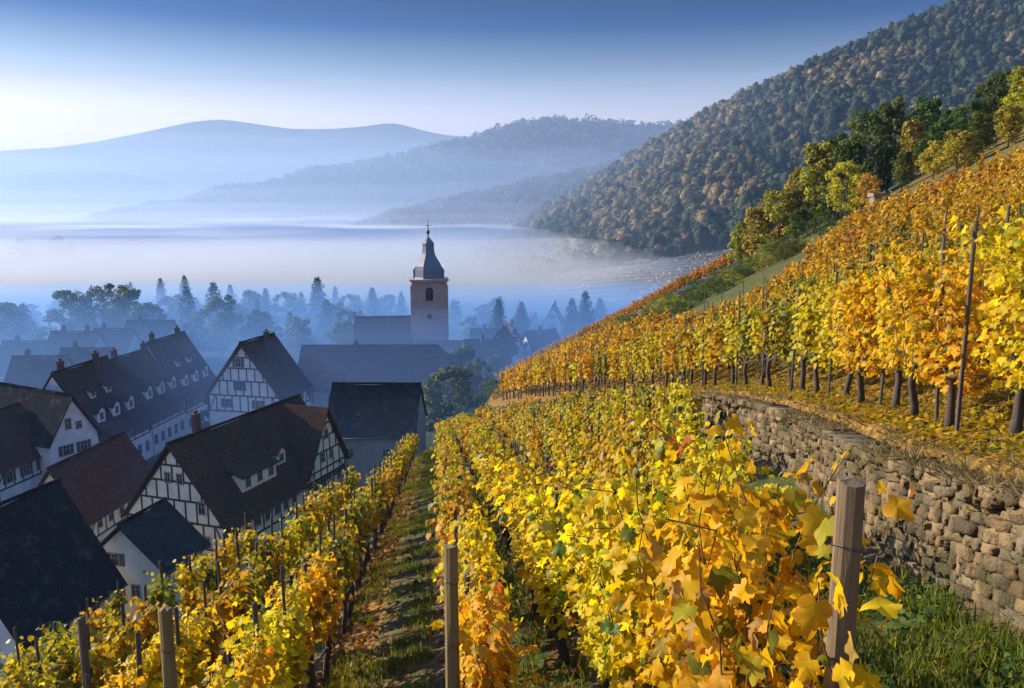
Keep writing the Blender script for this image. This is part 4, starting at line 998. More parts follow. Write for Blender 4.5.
def tree(kind, px, top, d, label, name="broadleaf_tree", group=None, wide=1.0, cat="tree", k=None, minh=1.5):
    global tcount; tcount += 1
    p = at(px, top, d); z = gz(p[0], d); h = max(minh, p[2] - z)
    ms = TREES[kind]; tm, cm = ms[(tcount if k is None else k) % len(ms)]
    t = thing(name, label, cat, (p[0], d, z), random.uniform(0, 6.28), group); s_ = h / UNIT.get(kind, 10.0); t.scale = (s_ * wide, s_ * wide, s_)
    link("trunk", tm, t); link("crown", cm, t); return t
G_BELT = "trees along the top edge of the vineyard"
BELT = [('yellowgreen', 742, 222, 88, 1.0, "small yellow-green tree at the valley end of the tree belt"), ('yellowgreen', 758, 205, 86, 1.1, "bushy yellow-green tree, second from the valley end of the belt"),
        ('yellowgreen', 782, 186, 84, 1.0, "loose yellow-green tree beside the tall pointed ones"), ('yellowgreen', 800, 168, 85, .85, "slim yellow-green tree rising above the grassy bank"),
        ('yellowgreen', 820, 142, 83, .9, "tall yellow-lit tree with pointed crown in the belt"), ('green', 838, 138, 86, .9, "tall dark green tree behind the yellow-lit one"),
        ('yellow', 850, 160, 72, .9, "golden-yellow tree next to the small orange one"), ('orange', 872, 175, 66, 1.1, "small round orange tree in front of the belt, above the stone marker"),
        ('green', 872, 112, 80, .85, "tall dark tree directly behind the small orange tree"), ('green', 893, 100, 82, .8, "tallest dark green tree in the middle of the belt"),
        ('yellowgreen', 915, 120, 76, .9, "yellow-flecked green tree right of the tallest dark one"), ('yellow', 936, 140, 62, 1.0, "broad yellow tree standing low against the vines"),
        ('green', 950, 108, 74, 1.0, "dark green tree over the broad yellow one"), ('green', 972, 100, 70, 1.0, "dense dark green tree in the uphill half of the belt"),
        ('green', 992, 84, 72, 1.0, "dark tree near the uphill end of the belt"), ('yellow', 1016, 92, 58, .9, "bright yellow tree at the uphill end of the belt"),
        ('green', 1006, 70, 76, 1.0, "tall dark tree behind the bright yellow uphill one"), ('yellowgreen', 1030, 62, 72, 1.0, "green and yellow tree at the very uphill edge"),
        ('green', 905, 150, 70, 1.0, "low dark tree filling the belt under the yellow-flecked one"), ('green', 975, 140, 60, 1.1, "low dark tree just above the highest vines"),
        ('green', 858, 188, 78, 1.0, "low dark green tree shading the bank below the golden one"), ('green', 800, 208, 80, 1.1, "low round tree over the shaded grassy bank"), ('green', 830, 185, 78, 1.0, "mid green tree at the foot of the tall yellow-lit one"),
        ('yellowgreen', 960, 128, 58, 1.3, "broad green and gold tree low in the uphill half of the belt"), ('green', 985, 112, 62, 1.3, "bulky dark tree behind the highest vine row"), ('yellowgreen', 1012, 104, 56, 1.2, "mixed green tree beside the bright yellow uphill one"), ('green', 942, 122, 68, 1.2, "dark tree between the broad yellow tree and the dark ones"), ('green', 1038, 66, 80, 1.3, "dark tree at the top uphill end of the belt"), ('green', 1020, 76, 82, 1.2, "dark crown behind the uphill end of the belt"), ('green', 1050, 80, 64, 1.1, "dark tree cut by the picture edge uphill"), ('green', 930, 96, 84, 1.0, "dark crown at the back of the belt, between two yellow trees")]
for kind, px, top, d, wd, lab in BELT: tree(kind, px, top, d, lab, group=G_BELT, wide=wd)
rb = np.random.default_rng(77); nb = 0
for X, d in [(27.5, 70), (29, 78), (28, 86), (30, 92), (27, 99), (29, 104), (25, 110), (26.5, 118), (23, 125), (20, 131), (30, 64), (31, 73), (33, 82), (34, 92), (18, 138), (15, 143)] + [(rb.uniform(14, 33), rb.uniform(60, 140)) for _ in range(420)]:
    _o, _i = poly_out(np.array([X]), np.array([d]))
    if d < 41 + (X - 12) * 1.35 or X < 16 or _o[0] > 0 or _i[0] < 7.5: continue
    X += rb.normal(0, .6); x, y, z = rowpt(X, d); h = rb.uniform(.5, 1.2) * (1.5 if rb.random() < .2 else 1); ms = TREES['bush'][nb % 3]; nb += 1
    t = thing("bush", "low %s bush on the grassy bank below the amber vine row" % ("yellowish" if nb % 3 == 2 else "dark green"), "bush", (x, y, z), rb.uniform(0, 6), "bushes on the grassy bank"); t.scale = (h / 10 * 2.0, h / 10 * 2.0, h / 10)
    link("trunk", ms[0], t); link("crown", ms[1], t)
for px, py, d, h in ((486, 404, 60, 1.6), (478, 412, 57, 1.3), (494, 392, 70, 1.8), (470, 420, 54, 1.0), (463, 408, 62, 1.2)):
    p = at(px, py, d); z = gz(p[0], d); ms = TREES['bush'][nb % 3]; nb += 1
    t = thing("bush", "rounded bush on the brow where the vine rows end", "bush", (p[0], d, z), nb, "bushes on the brow"); t.scale = (h / 10 * 1.2, h / 10 * 1.2, h / 10); link("trunk", ms[0], t); link("crown", ms[1], t)
# village trees: (kind, px, top, distance, width, label)
VT = [('green', 67, 289, 190, 1.0, "big rounded tree at the left of the trio over the rooftops"), ('green', 98, 287, 195, 1.0, "big rounded tree in the middle of the trio over the rooftops"), ('green', 124, 287, 190, 1.15, "big rounded tree at the right of the trio over the rooftops"), ('green', 145, 302, 185, .9, "smaller rounded tree beside the big trio"),
      ('conifer', 186, 286, 205, 1.2, "pointed conifer behind the end of the long row house"), ('conifer', 213, 282, 215, 1.25, "taller pointed conifer right of the row house"), ('conifer', 160, 278, 270, 1.2, "pale conifer fading in the mist above the row house"), ('conifer', 184, 275, 290, 1.2, "faint conifer highest in the mist above the row house"),
      ('green', 252, 290, 235, 1.2, "tree over the pale timbered gable"), ('conifer', 265, 288, 240, 1.2, "conifer close beside the one over the pale gable"), ('green', 285, 293, 235, 1.2, "rounded dark tree between conifers"), ('conifer', 301, 291, 245, 1.1, "narrow conifer left of the tall broad one"),
      ('conifer', 317, 277, 235, 1.4, "tall broad conifer midway to the church"), ('green', 350, 295, 245, 1.3, "leafy tree left of the church nave"), ('conifer', 372, 287, 240, 1.3, "conifer above the church nave"), ('green', 388, 294, 250, 1.2, "rounded tree behind the church nave"), ('conifer', 401, 291, 255, 1.2, "conifer nearest the church tower"),
      ('green', 335, 302, 215, 1.2, "rounded tree in front of the church conifers"), ('green', 232, 302, 220, 1.2, "low rounded tree right of the tall conifer"), ('green', 262, 312, 190, 1.2, "low tree behind the pale timbered house"), ('green', 300, 318, 180, 1.2, "low tree behind the long hall"), ('green', 345, 320, 175, 1.0, "low tree at the end of the church nave"),
      ('green', 470, 318, 215, 1.3, "rounded tree right of the church tower"), ('green', 455, 300, 250, 1.1, "misty tree just right of the church tower"), ('green', 490, 322, 210, 1.2, "tree over the grey roofs right of the church"), ('conifer', 572, 298, 215, 1.4, "dark conifer beside the tall pale house"), ('conifer', 586, 303, 220, 1.2, "smaller conifer beside the dark one near the slope"),
      ('green', 520, 312, 235, 1.3, "rounded tree above the white gables"), ('green', 545, 318, 240, 1.3, "rounded tree left of the tall pale house"), ('green', 462, 345, 135, 1.0, "dark tree at the end of the long hall"), ('green', 450, 365, 112, 1.1, "dark tree behind the barn by the vines"), ('green', 478, 362, 125, 1.1, "dark leafy tree below the white gables"),
      ('green', 492, 355, 150, 1.0, "small dark tree close to the white gabled houses"),
      ('green', 20, 322, 200, 1.5, "broad blue-grey tree at the left margin of the mist"), ('green', -5, 312, 230, 1.5, "broad misty tree cut by the left margin"), ('green', 38, 330, 180, 1.3, "low tree in front of the big trio"), ('green', 195, 318, 190, 1.0, "low tree behind the row house end"), ('green', 212, 392, 118, .8, "dark tree between the row house and the pale timbered house"),
      ('green', 56, 236, 560, 1.3, "faint tree top standing alone out of the fog, larger of three"), ('green', 21, 238, 540, 1.1, "faint tree top out of the fog at the left"), ('green', 33, 241, 570, 1.0, "small faint tree top between two others in the fog"), ('green', 70, 240, 580, 1.0, "small faint tree top right of the lone fog tree"),
      ('conifer', 425, 296, 270, 1.2, "conifer showing behind the church tower"), ('conifer', 130, 282, 280, 1.2, "pale conifer over the big trio"), ('conifer', 230, 284, 275, 1.2, "pale narrow conifer in the mist"), ('conifer', 335, 286, 285, 1.2, "pale conifer in the mist left of the nave trees"), ('green', 285, 300, 300, 1.4, "very pale rounded tree in the mist"), ('green', 110, 330, 165, 1.0, "tree peeping between the back rooftops")]
rv = np.random.default_rng(404)
for i in range(46):
    px = rv.uniform(-20, 610); d = rv.uniform(188, 262); kind = 'conifer' if rv.random() < .45 else 'green'
    if 405 < px < 452 and d < 200: continue
    if px > 445 and kind == 'green': d = max(d, 246)
    VT.append((kind, px, rv.uniform(296, 320) - (6 if kind == 'conifer' else 0), d, rv.uniform(1.0, 1.6), ("dark pointed conifer" if kind == 'conifer' else "dark round-headed tree") + " within the belt of woods behind the village"))
for kind, px, top, d, wd, lab in VT: tree(kind, px, top, d, lab, name="conifer_tree" if kind == 'conifer' else "broadleaf_tree", group="trees in and behind the village", wide=wd)
# rough stone marker post on the upper slope
p = at(877, 216, 52); z = gz(p[0], 52)
mb = MB(); mb.prism([(-.35, -.3, -.3), (.35, -.3, -.3), (.38, .3, -.3), (-.33, .3, -.3)], (0.02, 0, 1.3)); mb.prism([(-.40, -.35, 1.002), (.42, -.35, 1.002), (.42, .35, 1.002), (-.40, .35, 1.002)], (0, 0, .14))
o = link("stone_marker", mb.mesh("stone_marker", plain("marker stone", (.20, .15, .10), .9)), None, (p[0], 52, z + .3), label="squat stone marker pillar at the edge of the highest vines", category="marker stone"); o.scale = (1.3, 1.3, 1.6)

# ------------------------------------------------------------------ hills and far forest
def hill_mesh(name, pts, d_ridge, depth_front, depth_back, seed, amp, wl, nx_=260, ny_=90, base=-36.0, m=None, fshape=1.15):
    P_ = np.array([at(px, py, d_ridge) for px, py in pts]); o = np.argsort(P_[:, 0]); xs = np.linspace(P_[:, 0].min(), P_[:, 0].max(), nx_)
    rz_ = np.interp(xs, P_[o, 0], P_[o, 2]); kk = np.hanning(nx_ // 40 * 2 + 1); kk /= kk.sum(); rz_ = np.convolve(np.pad(rz_, len(kk) // 2, mode='edge'), kk, mode='valid')[:nx_]
    u = np.concatenate([np.linspace(0, 1, ny_), 1 + np.linspace(.05, 1, 25)])
    XX, UU = np.meshgrid(xs, u); RZ = np.tile(rz_, (len(u), 1))
    t = np.where(UU <= 1, UU ** fshape, 1 - (UU - 1) ** 1.3 * .7); YY = np.where(UU <= 1, d_ridge - depth_front * (1 - UU), d_ridge + (UU - 1) * depth_back)
    gul = amp * (1 - np.abs(2 * fbm(XX / wl + YY / wl * .35 + seed, YY / (wl * 3.2) + seed, 4) - 1) * 1.6) * np.sin(np.pi * np.clip(UU, 0, 1)) ** .7
    ZZ = base + np.maximum(RZ - base, 0) * t + gul * np.clip((RZ - base) / 60, 0, 1)
    ZZ = np.where(RZ < base + 1, base - 3, ZZ)
    return xs, u, XX, YY, ZZ
def grid_mesh(name, XX, YY, ZZ, m, cols=None):
    ny_, nx_ = XX.shape; id_ = np.arange(nx_ * ny_).reshape(ny_, nx_)
    q = np.stack([id_[:-1, :-1], id_[:-1, 1:], id_[1:, 1:], id_[1:, :-1]], -1).reshape(-1, 4)
    return link(name, mesh_np(name, np.stack([XX, YY, ZZ], -1).reshape(-1, 3), [q], cols, [m], smooth=True), kind="structure")
def forest_ground(name, sc):
    m, nt, b = mat(name); n1 = noise(nt, sc, 6, rough=.7); n2 = noise(nt, sc * .22, 4)
    c = ramp(nt, n1, [(.35, (.018, .024, .010)), (.5, (.04, .045, .015)), (.66, (.085, .062, .02))]); c = mixc(nt, n2, c, (.05, .045, .02))
    nt.links.new(c, b.inputs["Base Color"]); b.inputs["Roughness"].default_value = 1; b.inputs["Specular IOR Level"].default_value = 0; bump(nt, n1, b, 1.0, .8 / sc * .35); return m
def crowns(pts, sizes, per, qs, palette, rg, squash=.9):
    """many little leaf clumps standing as tree crowns on pts"""
    n = len(pts); v = norm(rg.normal(0, 1, (n, per, 3))); v[..., 2] = np.abs(v[..., 2]) * 1.1 - .25
    lump = 1 + .22 * np.sin(v[..., 0] * 5 + rg.uniform(0, 6, (n, 1))) * np.cos(v[..., 1] * 4 + rg.uniform(0, 6, (n, 1)))
    P = pts[:, None] + v * (sizes[:, None] * lump * rg.uniform(.75, 1.05, (n, per)))[..., None] * np.array([1, 1, squash * 1.25]) + np.array([0, 0, 1])[None, None] * sizes[:, None, None] * .6
    base = pal(palette, n, rg, .25); col = np.repeat(base, per, 0) * rg.uniform(.85, 1.15, (n * per, 1))
    Nn = (v + rg.normal(0, .16, v.shape)).reshape(-1, 3)
    return leaves(P.reshape(-1, 3), Nn, rg.normal(0, 1, (n * per, 3)), np.repeat(sizes, per) * rg.uniform(*qs, n * per), LEAF_FAR, col, rg)
def ico(n):
    t = (1 + 5 ** .5) / 2; v = [(-1, t, 0), (1, t, 0), (-1, -t, 0), (1, -t, 0), (0, -1, t), (0, 1, t), (0, -1, -t), (0, 1, -t), (t, 0, -1), (t, 0, 1), (-t, 0, -1), (-t, 0, 1)]; v = [tuple(norm(np.array(p, float))) for p in v]
    f = [(0, 11, 5), (0, 5, 1), (0, 1, 7), (0, 7, 10), (0, 10, 11), (1, 5, 9), (5, 11, 4), (11, 10, 2), (10, 7, 6), (7, 1, 8), (3, 9, 4), (3, 4, 2), (3, 2, 6), (3, 6, 8), (3, 8, 9), (4, 9, 5), (2, 4, 11), (6, 2, 10), (8, 6, 7), (9, 8, 1)]
    for _ in range(n):
        c = {}; g = []
        def mid(a, b):
            k = (min(a, b), max(a, b))
            if k not in c: c[k] = len(v); v.append(tuple(norm((np.array(v[a]) + np.array(v[b])) / 2)))
            return c[k]
        for a, b, d in f:
            x, y, z = mid(a, b), mid(b, d), mid(d, a); g += [(a, x, z), (b, y, x), (d, z, y), (x, y, z)]
        f = g
    return np.array(v), np.array(f)
def solid_crowns(pts, sizes, palette, rg, tall=1.15):
    """lumpy tree crowns, each its own irregular ball of leafy bulges with ragged facets"""
    V, F = ico(1); n = len(pts); m_ = len(V)
    r_ = np.ones((n, m_))
    for fq, am in ((2.3, .20), (4.6, .17), (8.5, .12)):
        d1 = norm(rg.normal(0, 1, (n, 3))); d2 = norm(rg.normal(0, 1, (n, 3))); p1 = rg.uniform(0, 6.3, (n, 1)); p2 = rg.uniform(0, 6.3, (n, 1))
        r_ += am * np.sin(fq * (d1 @ V.T) + p1) * np.cos(fq * (d2 @ V.T) + p2)
    r_ += rg.normal(0, .055, (n, m_))
    st = rg.uniform(.8, 1.7, (n, 1))
    pt = sstep(.40, .60, fbm(pts[:, 0] / 70 + 3, pts[:, 1] / 55, 3))[:, None]       # beech and oak stands among darker firs; ochre also paints in sunlit patches
    P = V[None] * r_[..., None] * sizes[:, None, None]; P[..., 2] *= st * tall / 1.15
    P += pts[:, None] + np.array([0, 0, 1])[None, None] * (sizes[:, None] * .55)[..., None]
    cb = pal(palette, n, rg, .2); fir = np.array([.030, .046, .022]) * rg.uniform(.7, 1.3, (n, 1)); och = np.array([.17, .125, .05]) * rg.uniform(.7, 1.3, (n, 1)); pk = rg.random((n, 1))
    cb = np.where(pk < .55 * (1 - pt), fir, np.where(pk > 1 - .5 * pt, och, cb)); col = np.repeat(cb, m_, 0) * rg.uniform(.8, 1.2, (n * m_, 1))
    solid = (P.reshape(-1, 3), [(F[None] + (np.arange(n) * m_)[:, None, None]).reshape(-1, 3)], col)
    # leaf sprays all over the crown
    k = 95; fi = rg.integers(0, len(F), (n, k)); bw = rg.dirichlet((1, 1, 1), (n, k)); ar = np.arange(n)[:, None]
    tri = P[ar[..., None], F[fi]]; q = (tri * bw[..., None]).sum(2); nn = norm(np.cross(tri[:, :, 1] - tri[:, :, 0], tri[:, :, 2] - tri[:, :, 0]))
    up = nn[..., 2] > -.35; q = q + nn * (rg.uniform(-.02, .30, (n, k)) * sizes[:, None])[..., None]
    cc = col.reshape(n, m_, 3)[:, :1] * rg.uniform(.78, 1.28, (n, k, 1))
    sel = up.ravel(); Q = q.reshape(-1, 3)[sel]; NN = (nn + rg.normal(0, .38, nn.shape)).reshape(-1, 3)[sel]
    sz = np.repeat(sizes, k)[sel] * rg.uniform(.18, .48, sel.sum())
    return join([solid, leaves(Q, NN, rg.normal(0, 1, Q.shape), sz, LEAF_FAR, cc.reshape(-1, 3)[sel], rg)])
rf_ = np.random.default_rng(31)
# forested hill at the right
RP = [(380, 270), (470, 258), (510, 238), (545, 212), (575, 195), (600, 180), (640, 156), (690, 126), (740, 101), (800, 73), (850, 50), (900, 29), (960, 5), (1024, -22), (1080, -46), (1150, -52), (1400, -30)]
xs, u, XX, YY, ZZ = hill_mesh("hill", RP, 700, 410, 300, 4.2, 17, 120, 300, 110, base=-37, fshape=1.0)
tt = np.clip((YY - 290) / 410, 0, 1)
RZ = ZZ[109]  # ridge heights
tz = np.where(tt < .34, tt / .34 * .10, .10 + .90 * ((tt - .34) / .66) ** 1.02)
gul = 30 * (.5 - np.abs(2 * fbm(XX / 105 + YY / 260 + 7, YY / 420 + 3, 4) - 1) * 1.5) * np.sin(np.pi * np.clip((tt - .3) / .7, 0, 1)) ** .8
ZZ = np.where(YY <= 700, -37 + np.maximum(RZ[None] + 37, 0) * np.maximum(tz, 0) + np.clip(XX / 200, 0, 1) * 10 * sstep(0, .25, tt) * (1 - sstep(.4, .9, tt)) + gul * np.clip((RZ[None] + 20) / 60, 0, 1), ZZ)
grid_mesh("forest_hill", XX, YY, ZZ, forest_ground("forest floor", .12))
def hz(x, y): 
    i = np.clip(np.searchsorted(xs, x) - 1, 0, len(xs) - 2); j = np.clip(np.searchsorted(YY[:, 0], y) - 1, 0, YY.shape[0] - 2); return ZZ[j, i]
fx = rf_.uniform(-60, 640, 46000); fy = rf_.uniform(330, 720, 46000)
fpx = 512 + FPX * fx / fy
keep = (fpx > 420) & (fpx < 1090) & ~((fy < 436 + .10 * np.clip(fx - 60, 0, 100)) & (fx > 8)) 
fx, fy = fx[keep], fy[keep]; fz = hz(fx, fy); k2 = fz > -34; fx, fy, fz = fx[k2], fy[k2], fz[k2]
sel = rf_.permutation(len(fx))[:12000]; fx, fy, fz = fx[sel], fy[sel], fz[sel]
fs_ = np.clip(rf_.gamma(5.5, .52, len(fx)), 1.4, 4.4) * (1 - .25 * (rf_.random(len(fx)) < .3))
v, p, c = solid_crowns(np.stack([fx, fy, fz], -1), fs_, 'forestmix', rf_)
link("forest", mesh_np("forest", v, p, c, [M_FOREST]), kind="stuff")
# pale terraced vineyard on the low flank of that hill
P_, T_ = [], []
for r_ in range(26):
    y0 = 292 + r_ * 6.2
    for x in np.arange(14 + max(0, (r_ - 16)) * 4, 135, .85):
        y = y0 + 10 * math.sin(x / 32 + r_ * .05) + .10 * x; P_.append((x, y, 0))
P_ = np.array(P_); P_[:, 2] = hz(P_[:, 0], P_[:, 1]) + .9
mk = (fbm(P_[:, 0] / 14, P_[:, 1] / 14, 2) > .33); P_ = P_[mk]
n = len(P_); P_ = np.repeat(P_, 4, 0) + rf_.normal(0, .4, (n * 4, 3)) * np.array([1, .6, .9])
v, p, c = leaves(P_, rf_.normal(0, .6, P_.shape) + np.array([-.5, -.6, .6]), rf_.normal(0, 1, P_.shape), rf_.uniform(.6, 1.2, len(P_)), LEAF_FAR, np.array([.42, .33, .19]) * rf_.uniform(.6, 1.15, (len(P_), 1)), rf_)
link("terraced_vine_rows", mesh_np("terraced_vine_rows", v, p, c, [M_FOREST]), kind="stuff")
# terrace banks of pale stone between the rows
mb = MB()
for r_ in range(0, 26, 2):
    y0 = 295 + r_ * 6.2; pr = None
    for x in np.arange(14 + max(0, (r_ - 16)) * 4, 135, 4.0):
        y = y0 + 10 * math.sin(x / 32 + r_ * .05) + .10 * x; z = float(hz(np.array([x]), np.array([y]))[0]); cu = (x, y, z)
        if pr: mb.add([(pr[0], pr[1], pr[2] - .6), (cu[0], cu[1], cu[2] - .6), (cu[0], cu[1] + .4, cu[2] + 1.9), (pr[0], pr[1] + .4, pr[2] + 1.9), (pr[0], pr[1] + 1.0, pr[2] + 1.9), (cu[0], cu[1] + 1.0, cu[2] + 1.9)], [(0, 1, 2, 3), (3, 2, 5, 4)])
        pr = cu
link("terrace_walls", mb.mesh("terrace_walls", plain("terrace stone", (.50, .43, .34), .95, 2)), label="pale stone terrace walls stepping up the misty slope behind the church", category="terrace walls")
# middle and far ridges
def ridge(name, pts, d, front, back, seed, amp, wl, sc, ncr, csz, per, fold):
    xs_, u_, X2, Y2, Z2 = hill_mesh(name, pts, d, front, back, seed, amp, wl, 300, 90, base=-36, fshape=fold)
    grid_mesh(name, X2, Y2, Z2, forest_ground(name + " woods", sc))
    if ncr:
        j = rf_.integers(15, 96, ncr); i = rf_.integers(0, 300, ncr); P2 = np.stack([X2[j, i], Y2[j, i], Z2[j, i]], -1) + rf_.normal(0, 4, (ncr, 3)) * np.array([1, 1, 0]) * d / 1000
        a_, b2 = P2[:, 0] / P2[:, 1] * FPX + 512, P2[:, 2]; P2 = P2[(a_ > -40) & (a_ < 1000) & (b2 > -30)]
        v, p, c = crowns(P2, rf_.uniform(.6, 1.2, len(P2)) * csz, per, (.35, .8), 'forestmix', rf_); link("far_woods", mesh_np("far_woods", v, p, c, [M_FOREST]), kind="stuff")
ridge("low_spur", [(250, 262), (330, 240), (400, 216), (450, 203), (520, 189), (600, 171), (680, 148), (760, 120), (900, 90)], 900, 230, 220, 2.0, 16, 130, .07, 9000, 5.0, 20, 1.1)
ridge("middle_mountain", [(-60, 262), (90, 234), (140, 220), (200, 204), (260, 188), (310, 175), (360, 166), (400, 158), (440, 148), (480, 136), (510, 127), (540, 122), (575, 121), (610, 122), (645, 126), (690, 124), (740, 132), (800, 140), (1000, 150)], 1400, 420, 350, 9.0, 28, 210, .045, 11000, 6.0, 14, 1.1)
ridge("far_mountain", [(-300, 172), (-120, 160), (0, 151), (60, 147), (100, 141), (150, 131), (190, 122), (220, 119), (250, 123), (290, 129), (330, 129), (360, 127), (395, 122), (420, 130), (450, 136), (490, 137), (560, 150), (700, 170)], 2250, 430, 330, 14.0, 20, 330, .03, 0, 0, 0, 1.0)
ridge("far_foothill", [(-400, 195), (-150, 182), (0, 176), (60, 172), (110, 171), (170, 182), (230, 205), (300, 225), (400, 250)], 1850, 300, 260, 19.0, 17, 260, .03, 0, 0, 0, 1.0)

# ------------------------------------------------------------------ haze and valley fog
def volume_material(name, col, dens, aniso):
    m = bpy.data.materials.new(name); m.use_nodes = True; nt = m.node_tree; nt.nodes.remove(nt.nodes["Principled BSDF"])
    v = nt.nodes.new("ShaderNodeVolumePrincipled"); v.inputs["Color"].default_value = (*col, 1); v.inputs["Density"].default_value = dens; v.inputs["Anisotropy"].default_value = aniso
    nt.links.new(v.outputs[0], nt.nodes["Material Output"].inputs["Volume"]); return m
mb = MB(); mb.box(-4900, 4700, -360, 4900, -40, 268); link("haze", mb.mesh("haze", volume_material("haze", (.40, .64, 1.0), HAZE_DENSITY, .25)), kind="stuff")
def fog_body(name, y0, y1, top, ramp_y, wob, dens, col, bottom=-38.5, aniso=.25, shift=0, clr=0):
    """a low bank of fog: closed body with a gently rolling top that thins out towards its near edge"""
    fxs = np.concatenate([np.linspace(-3000, -700, 12), np.linspace(-650, 650, 60), np.linspace(700, 3000, 12)]); fys = np.concatenate([np.linspace(y0, 700, 50), np.linspace(730, y1, 30)]) if y1 > 800 else np.linspace(y0, y1, 40)
    FX, FY = np.meshgrid(fxs, fys)
    FZ = top + wob * (fbm(FX / 110 + top, FY / 150, 3) - .45) + wob * 1.4 * (fbm(FX / 420 + 3, FY / 600 + top, 2) - .5) * sstep(300, 900, FY)
    FZ = FZ + wob * .6 * (fbm(FX / 48 + 9, FY / 75 + top, 2) - .4)
    clear = sstep(15, 130, FX - shift - .05 * (FY - 300)) * (1 - sstep(470, 640, FY))       # the bank thins out over the slope on the right
    FZ = bottom + .5 + (FZ - bottom - .5) * (1 - clr * clear) * (.04 + .72 * sstep(y0, y0 + ramp_y, FY) + .24 * np.clip((FY - y0) / 800, 0, 1)) * (1 - (.95 * sstep(y1 - 90, y1, FY) if y1 < 800 else 0))
    ny_, nx_ = FX.shape; id_ = np.arange(nx_ * ny_).reshape(ny_, nx_)
    top_q = np.stack([id_[:-1, :-1], id_[:-1, 1:], id_[1:, 1:], id_[1:, :-1]], -1).reshape(-1, 4)
    V1 = np.stack([FX, FY, FZ], -1).reshape(-1, 3); V2 = V1.copy(); V2[:, 2] = bottom; nb_ = len(V1)
    side = lambda l: np.stack([l[:-1] + nb_, l[1:] + nb_, l[1:], l[:-1]], -1)
    sq = np.concatenate([side(id_[0]), side(id_[:, -1]), side(id_[-1][::-1]), side(id_[::-1, 0])])
    link(name, mesh_np(name, np.concatenate([V1, V2]), [np.concatenate([top_q, top_q[:, ::-1] + nb_, sq])], None, [volume_material(name, col, dens, aniso)]), kind="stuff")
fog_body("village_mist", 56, 300, -13, 60, 4, MIST_DENSITY, (.24, .49, .95))
fog_body("village_mist", 140, 330, -15, 70, 5, MIST_DENSITY * .5, (.36, .62, 1.0), -38.45)
for i_, (y0, top, rmp, wob, dn, col, clr) in enumerate(((245, -4, 330, 9, 1.1, (1.0, .985, .965), .86), (215, -9, 240, 8, .5, (1.0, .985, .965), .78), (240, -6, 300, 9, .22, (1.0, .985, .97), .72), (260, -2, 320, 9, .15, (.97, .96, .95), .66), (310, 8, 400, 11, .13, (.93, .93, .94), .72),
                                                        (330, 22, 420, 15, .09, (.84, .88, .93), .55), (350, 40, 480, 20, .06, (.72, .82, .95), .3), (300, 76, 380, 26, .085, (.58, .76, 1.0), 0), (340, 150, 380, 30, .11, (.56, .74, 1.0), 0), (760, 150, 500, 30, .04, (.50, .60, .74), 0), (900, 205, 500, 34, .06, (.50, .60, .74), 0))):
    fog_body("valley_fog", y0, 930 + 6 * i_ if y0 in (300, 340) else 2300 + 12 * i_, top, rmp, wob, FOG_DENSITY * dn, col, -38.4 + .08 * i_, shift=14 * i_, clr=clr)

# ------------------------------------------------------------------ grass and fallen leaves
rgx = np.random.default_rng(91)
def ground_pts(X, d): return np.stack([X - KS * d, d, ground_z(X - KS * d, d)], -1)
def scatter(n, Xr, dr, pw=1.6):
    d = dr[0] + (dr[1] - dr[0]) * rgx.random(n) ** pw; X = rgx.uniform(*Xr, n); return X, d
GP = []
for n, Xr, dr, sz, sel_ in ((26000, (2.0, 4.4), (3.5, 16), (.05, .16), None), (26000, (-1.5, -.1), (6, 40), (.05, .14), 'path'), (9000, (.1, 1.4), (4.5, 24), (.05, .15), None), (9000, (4.5, 9), (5, 24), (.04, .12), 'terr'), (6000, (-1.5, 0), (30, 52), (.08, .2), 'path')):
    X, d = scatter(n, Xr, dr); m_ = X < wall_x(d) - .2 if sel_ != 'terr' else X > wall_x(d) + .5
    m_ &= fbm(X * 1.3, d * 1.3, 3) > (.40 if sel_ == 'path' else .46 if sel_ == 'terr' else .33)
    X, d = X[m_], d[m_]; n = len(X)
    GP.append(leaves(ground_pts(X, d), np.stack([rgx.normal(0, 1, n), rgx.normal(0, 1, n), np.full(n, .25)], -1), np.stack([rgx.normal(0, .35, n), rgx.normal(0, .35, n), np.ones(n)], -1), rgx.uniform(*sz, n) * 1.2, BLADE, pal('green', n, rgx) * np.array([1.75, 1.35, 1.0]), rgx))
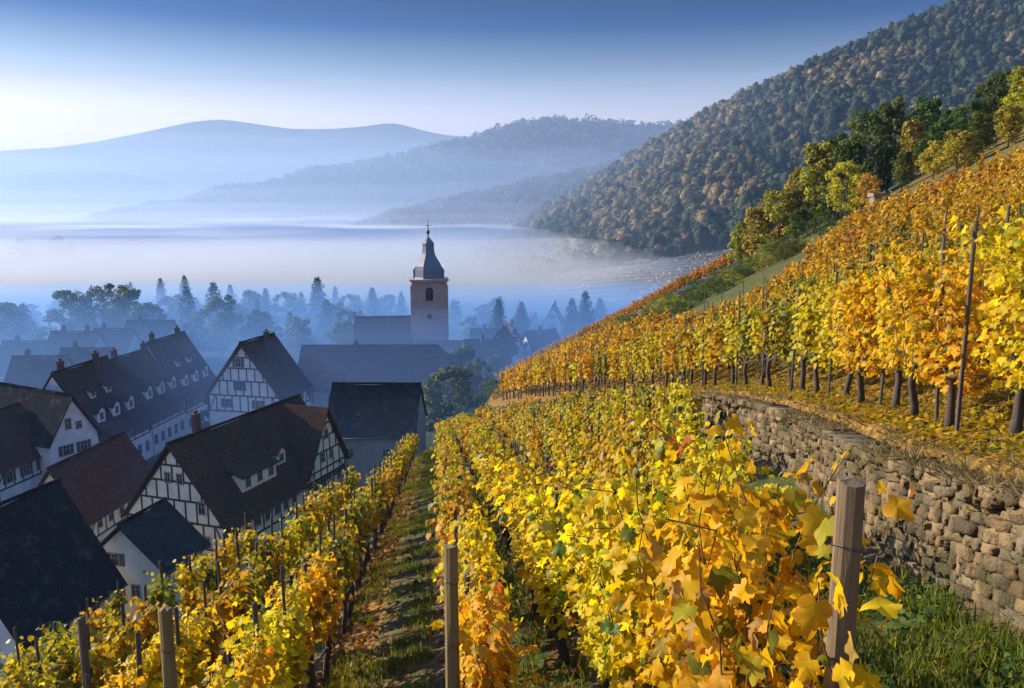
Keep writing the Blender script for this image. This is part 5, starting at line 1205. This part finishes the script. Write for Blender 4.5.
# dry grass hanging over the edge of the wall
X, d = scatter(9000, (-.12, .55), (4.5, 40)); X = X + wall_x(d); m_ = fbm(X * 1.2, d * 1.1, 3) > .36; X, d = X[m_], d[m_]; n = len(X); P_ = ground_pts(X, d); P_[:, 2] = np.maximum(P_[:, 2], low_p(wall_x(d), d) - GS * d + wall_h(d) - .02)
GP.append(leaves(P_, rgx.normal(0, 1, (n, 3)) + np.array([0, 0, .3]), np.stack([rgx.normal(-.5, .5, n), rgx.normal(-.1, .5, n), np.full(n, .55)], -1), rgx.uniform(.06, .2, n), BLADE, np.array([.20, .13, .06]) * rgx.uniform(.5, 1.2, (n, 1)), rgx))
# broad-leaved weeds in the strip below the wall
X, d = scatter(16000, (1.9, 4.3), (3.4, 14)); m_ = (X < wall_x(d) - .15) & (fbm(X * 2 + 5, d * 2, 3) > .42); X, d = X[m_], d[m_]; n = len(X); P_ = ground_pts(X, d); P_[:, 2] += rgx.uniform(.01, .11, n)
GP.append(leaves(P_, rgx.normal(0, .45, (n, 3)) + np.array([0, 0, 1]), rgx.normal(0, 1, (n, 3)), rgx.uniform(.03, .075, n), LEAF_MID, pal('green', n, rgx) * 1.15, rgx))
v, p, c = join(GP); link("grass", mesh_np("grass", v, p, c, [M_TREE]), kind="stuff")
LP = []
for n, off, dr, pl in ((22000, (.5, 3.4), (4, 30), 'gold'), (13000, (.3, 9), (4, 40), 'amber')):
    X, d = scatter(n, off, dr); X = X + wall_x(d); P_ = ground_pts(X, d); P_[:, 2] += .015
    LP.append(leaves(P_, rgx.normal(0, .42, (n, 3)) + np.array([0, 0, 1]), rgx.normal(0, 1, (n, 3)), rgx.uniform(.035, .085, n), LEAF_MID, pal(pl, n, rgx) * rgx.uniform(.55, 1, (n, 1)), rgx, .5))
for n, Xr, dr, pl in ((5200, (-1.65, -1.0), (5, 46), 'amber'), (1600, (-1.0, .1), (5, 46), 'amber'), (1500, (.1, 1.3), (4, 26), 'amber'), (900, (2, 4.2), (4, 16), 'gold')):
    X, d = scatter(n, Xr, dr); P_ = ground_pts(X, d); P_[:, 2] += .012
    LP.append(leaves(P_, rgx.normal(0, .42, (n, 3)) + np.array([0, 0, 1]), rgx.normal(0, 1, (n, 3)), rgx.uniform(.05, .12, n), LEAF_MID, pal(pl, n, rgx) * rgx.uniform(.4, .85, (n, 1)) * np.array([.8, .6, .8]), rgx, .5))
v, p, c = join(LP); link("fallen_leaves", mesh_np("fallen_leaves", v, p, c, [M_LEAF]), kind="stuff")
print("VINES", len(VP), "STAKES", len(STK), "OBJ", len(bpy.data.objects))
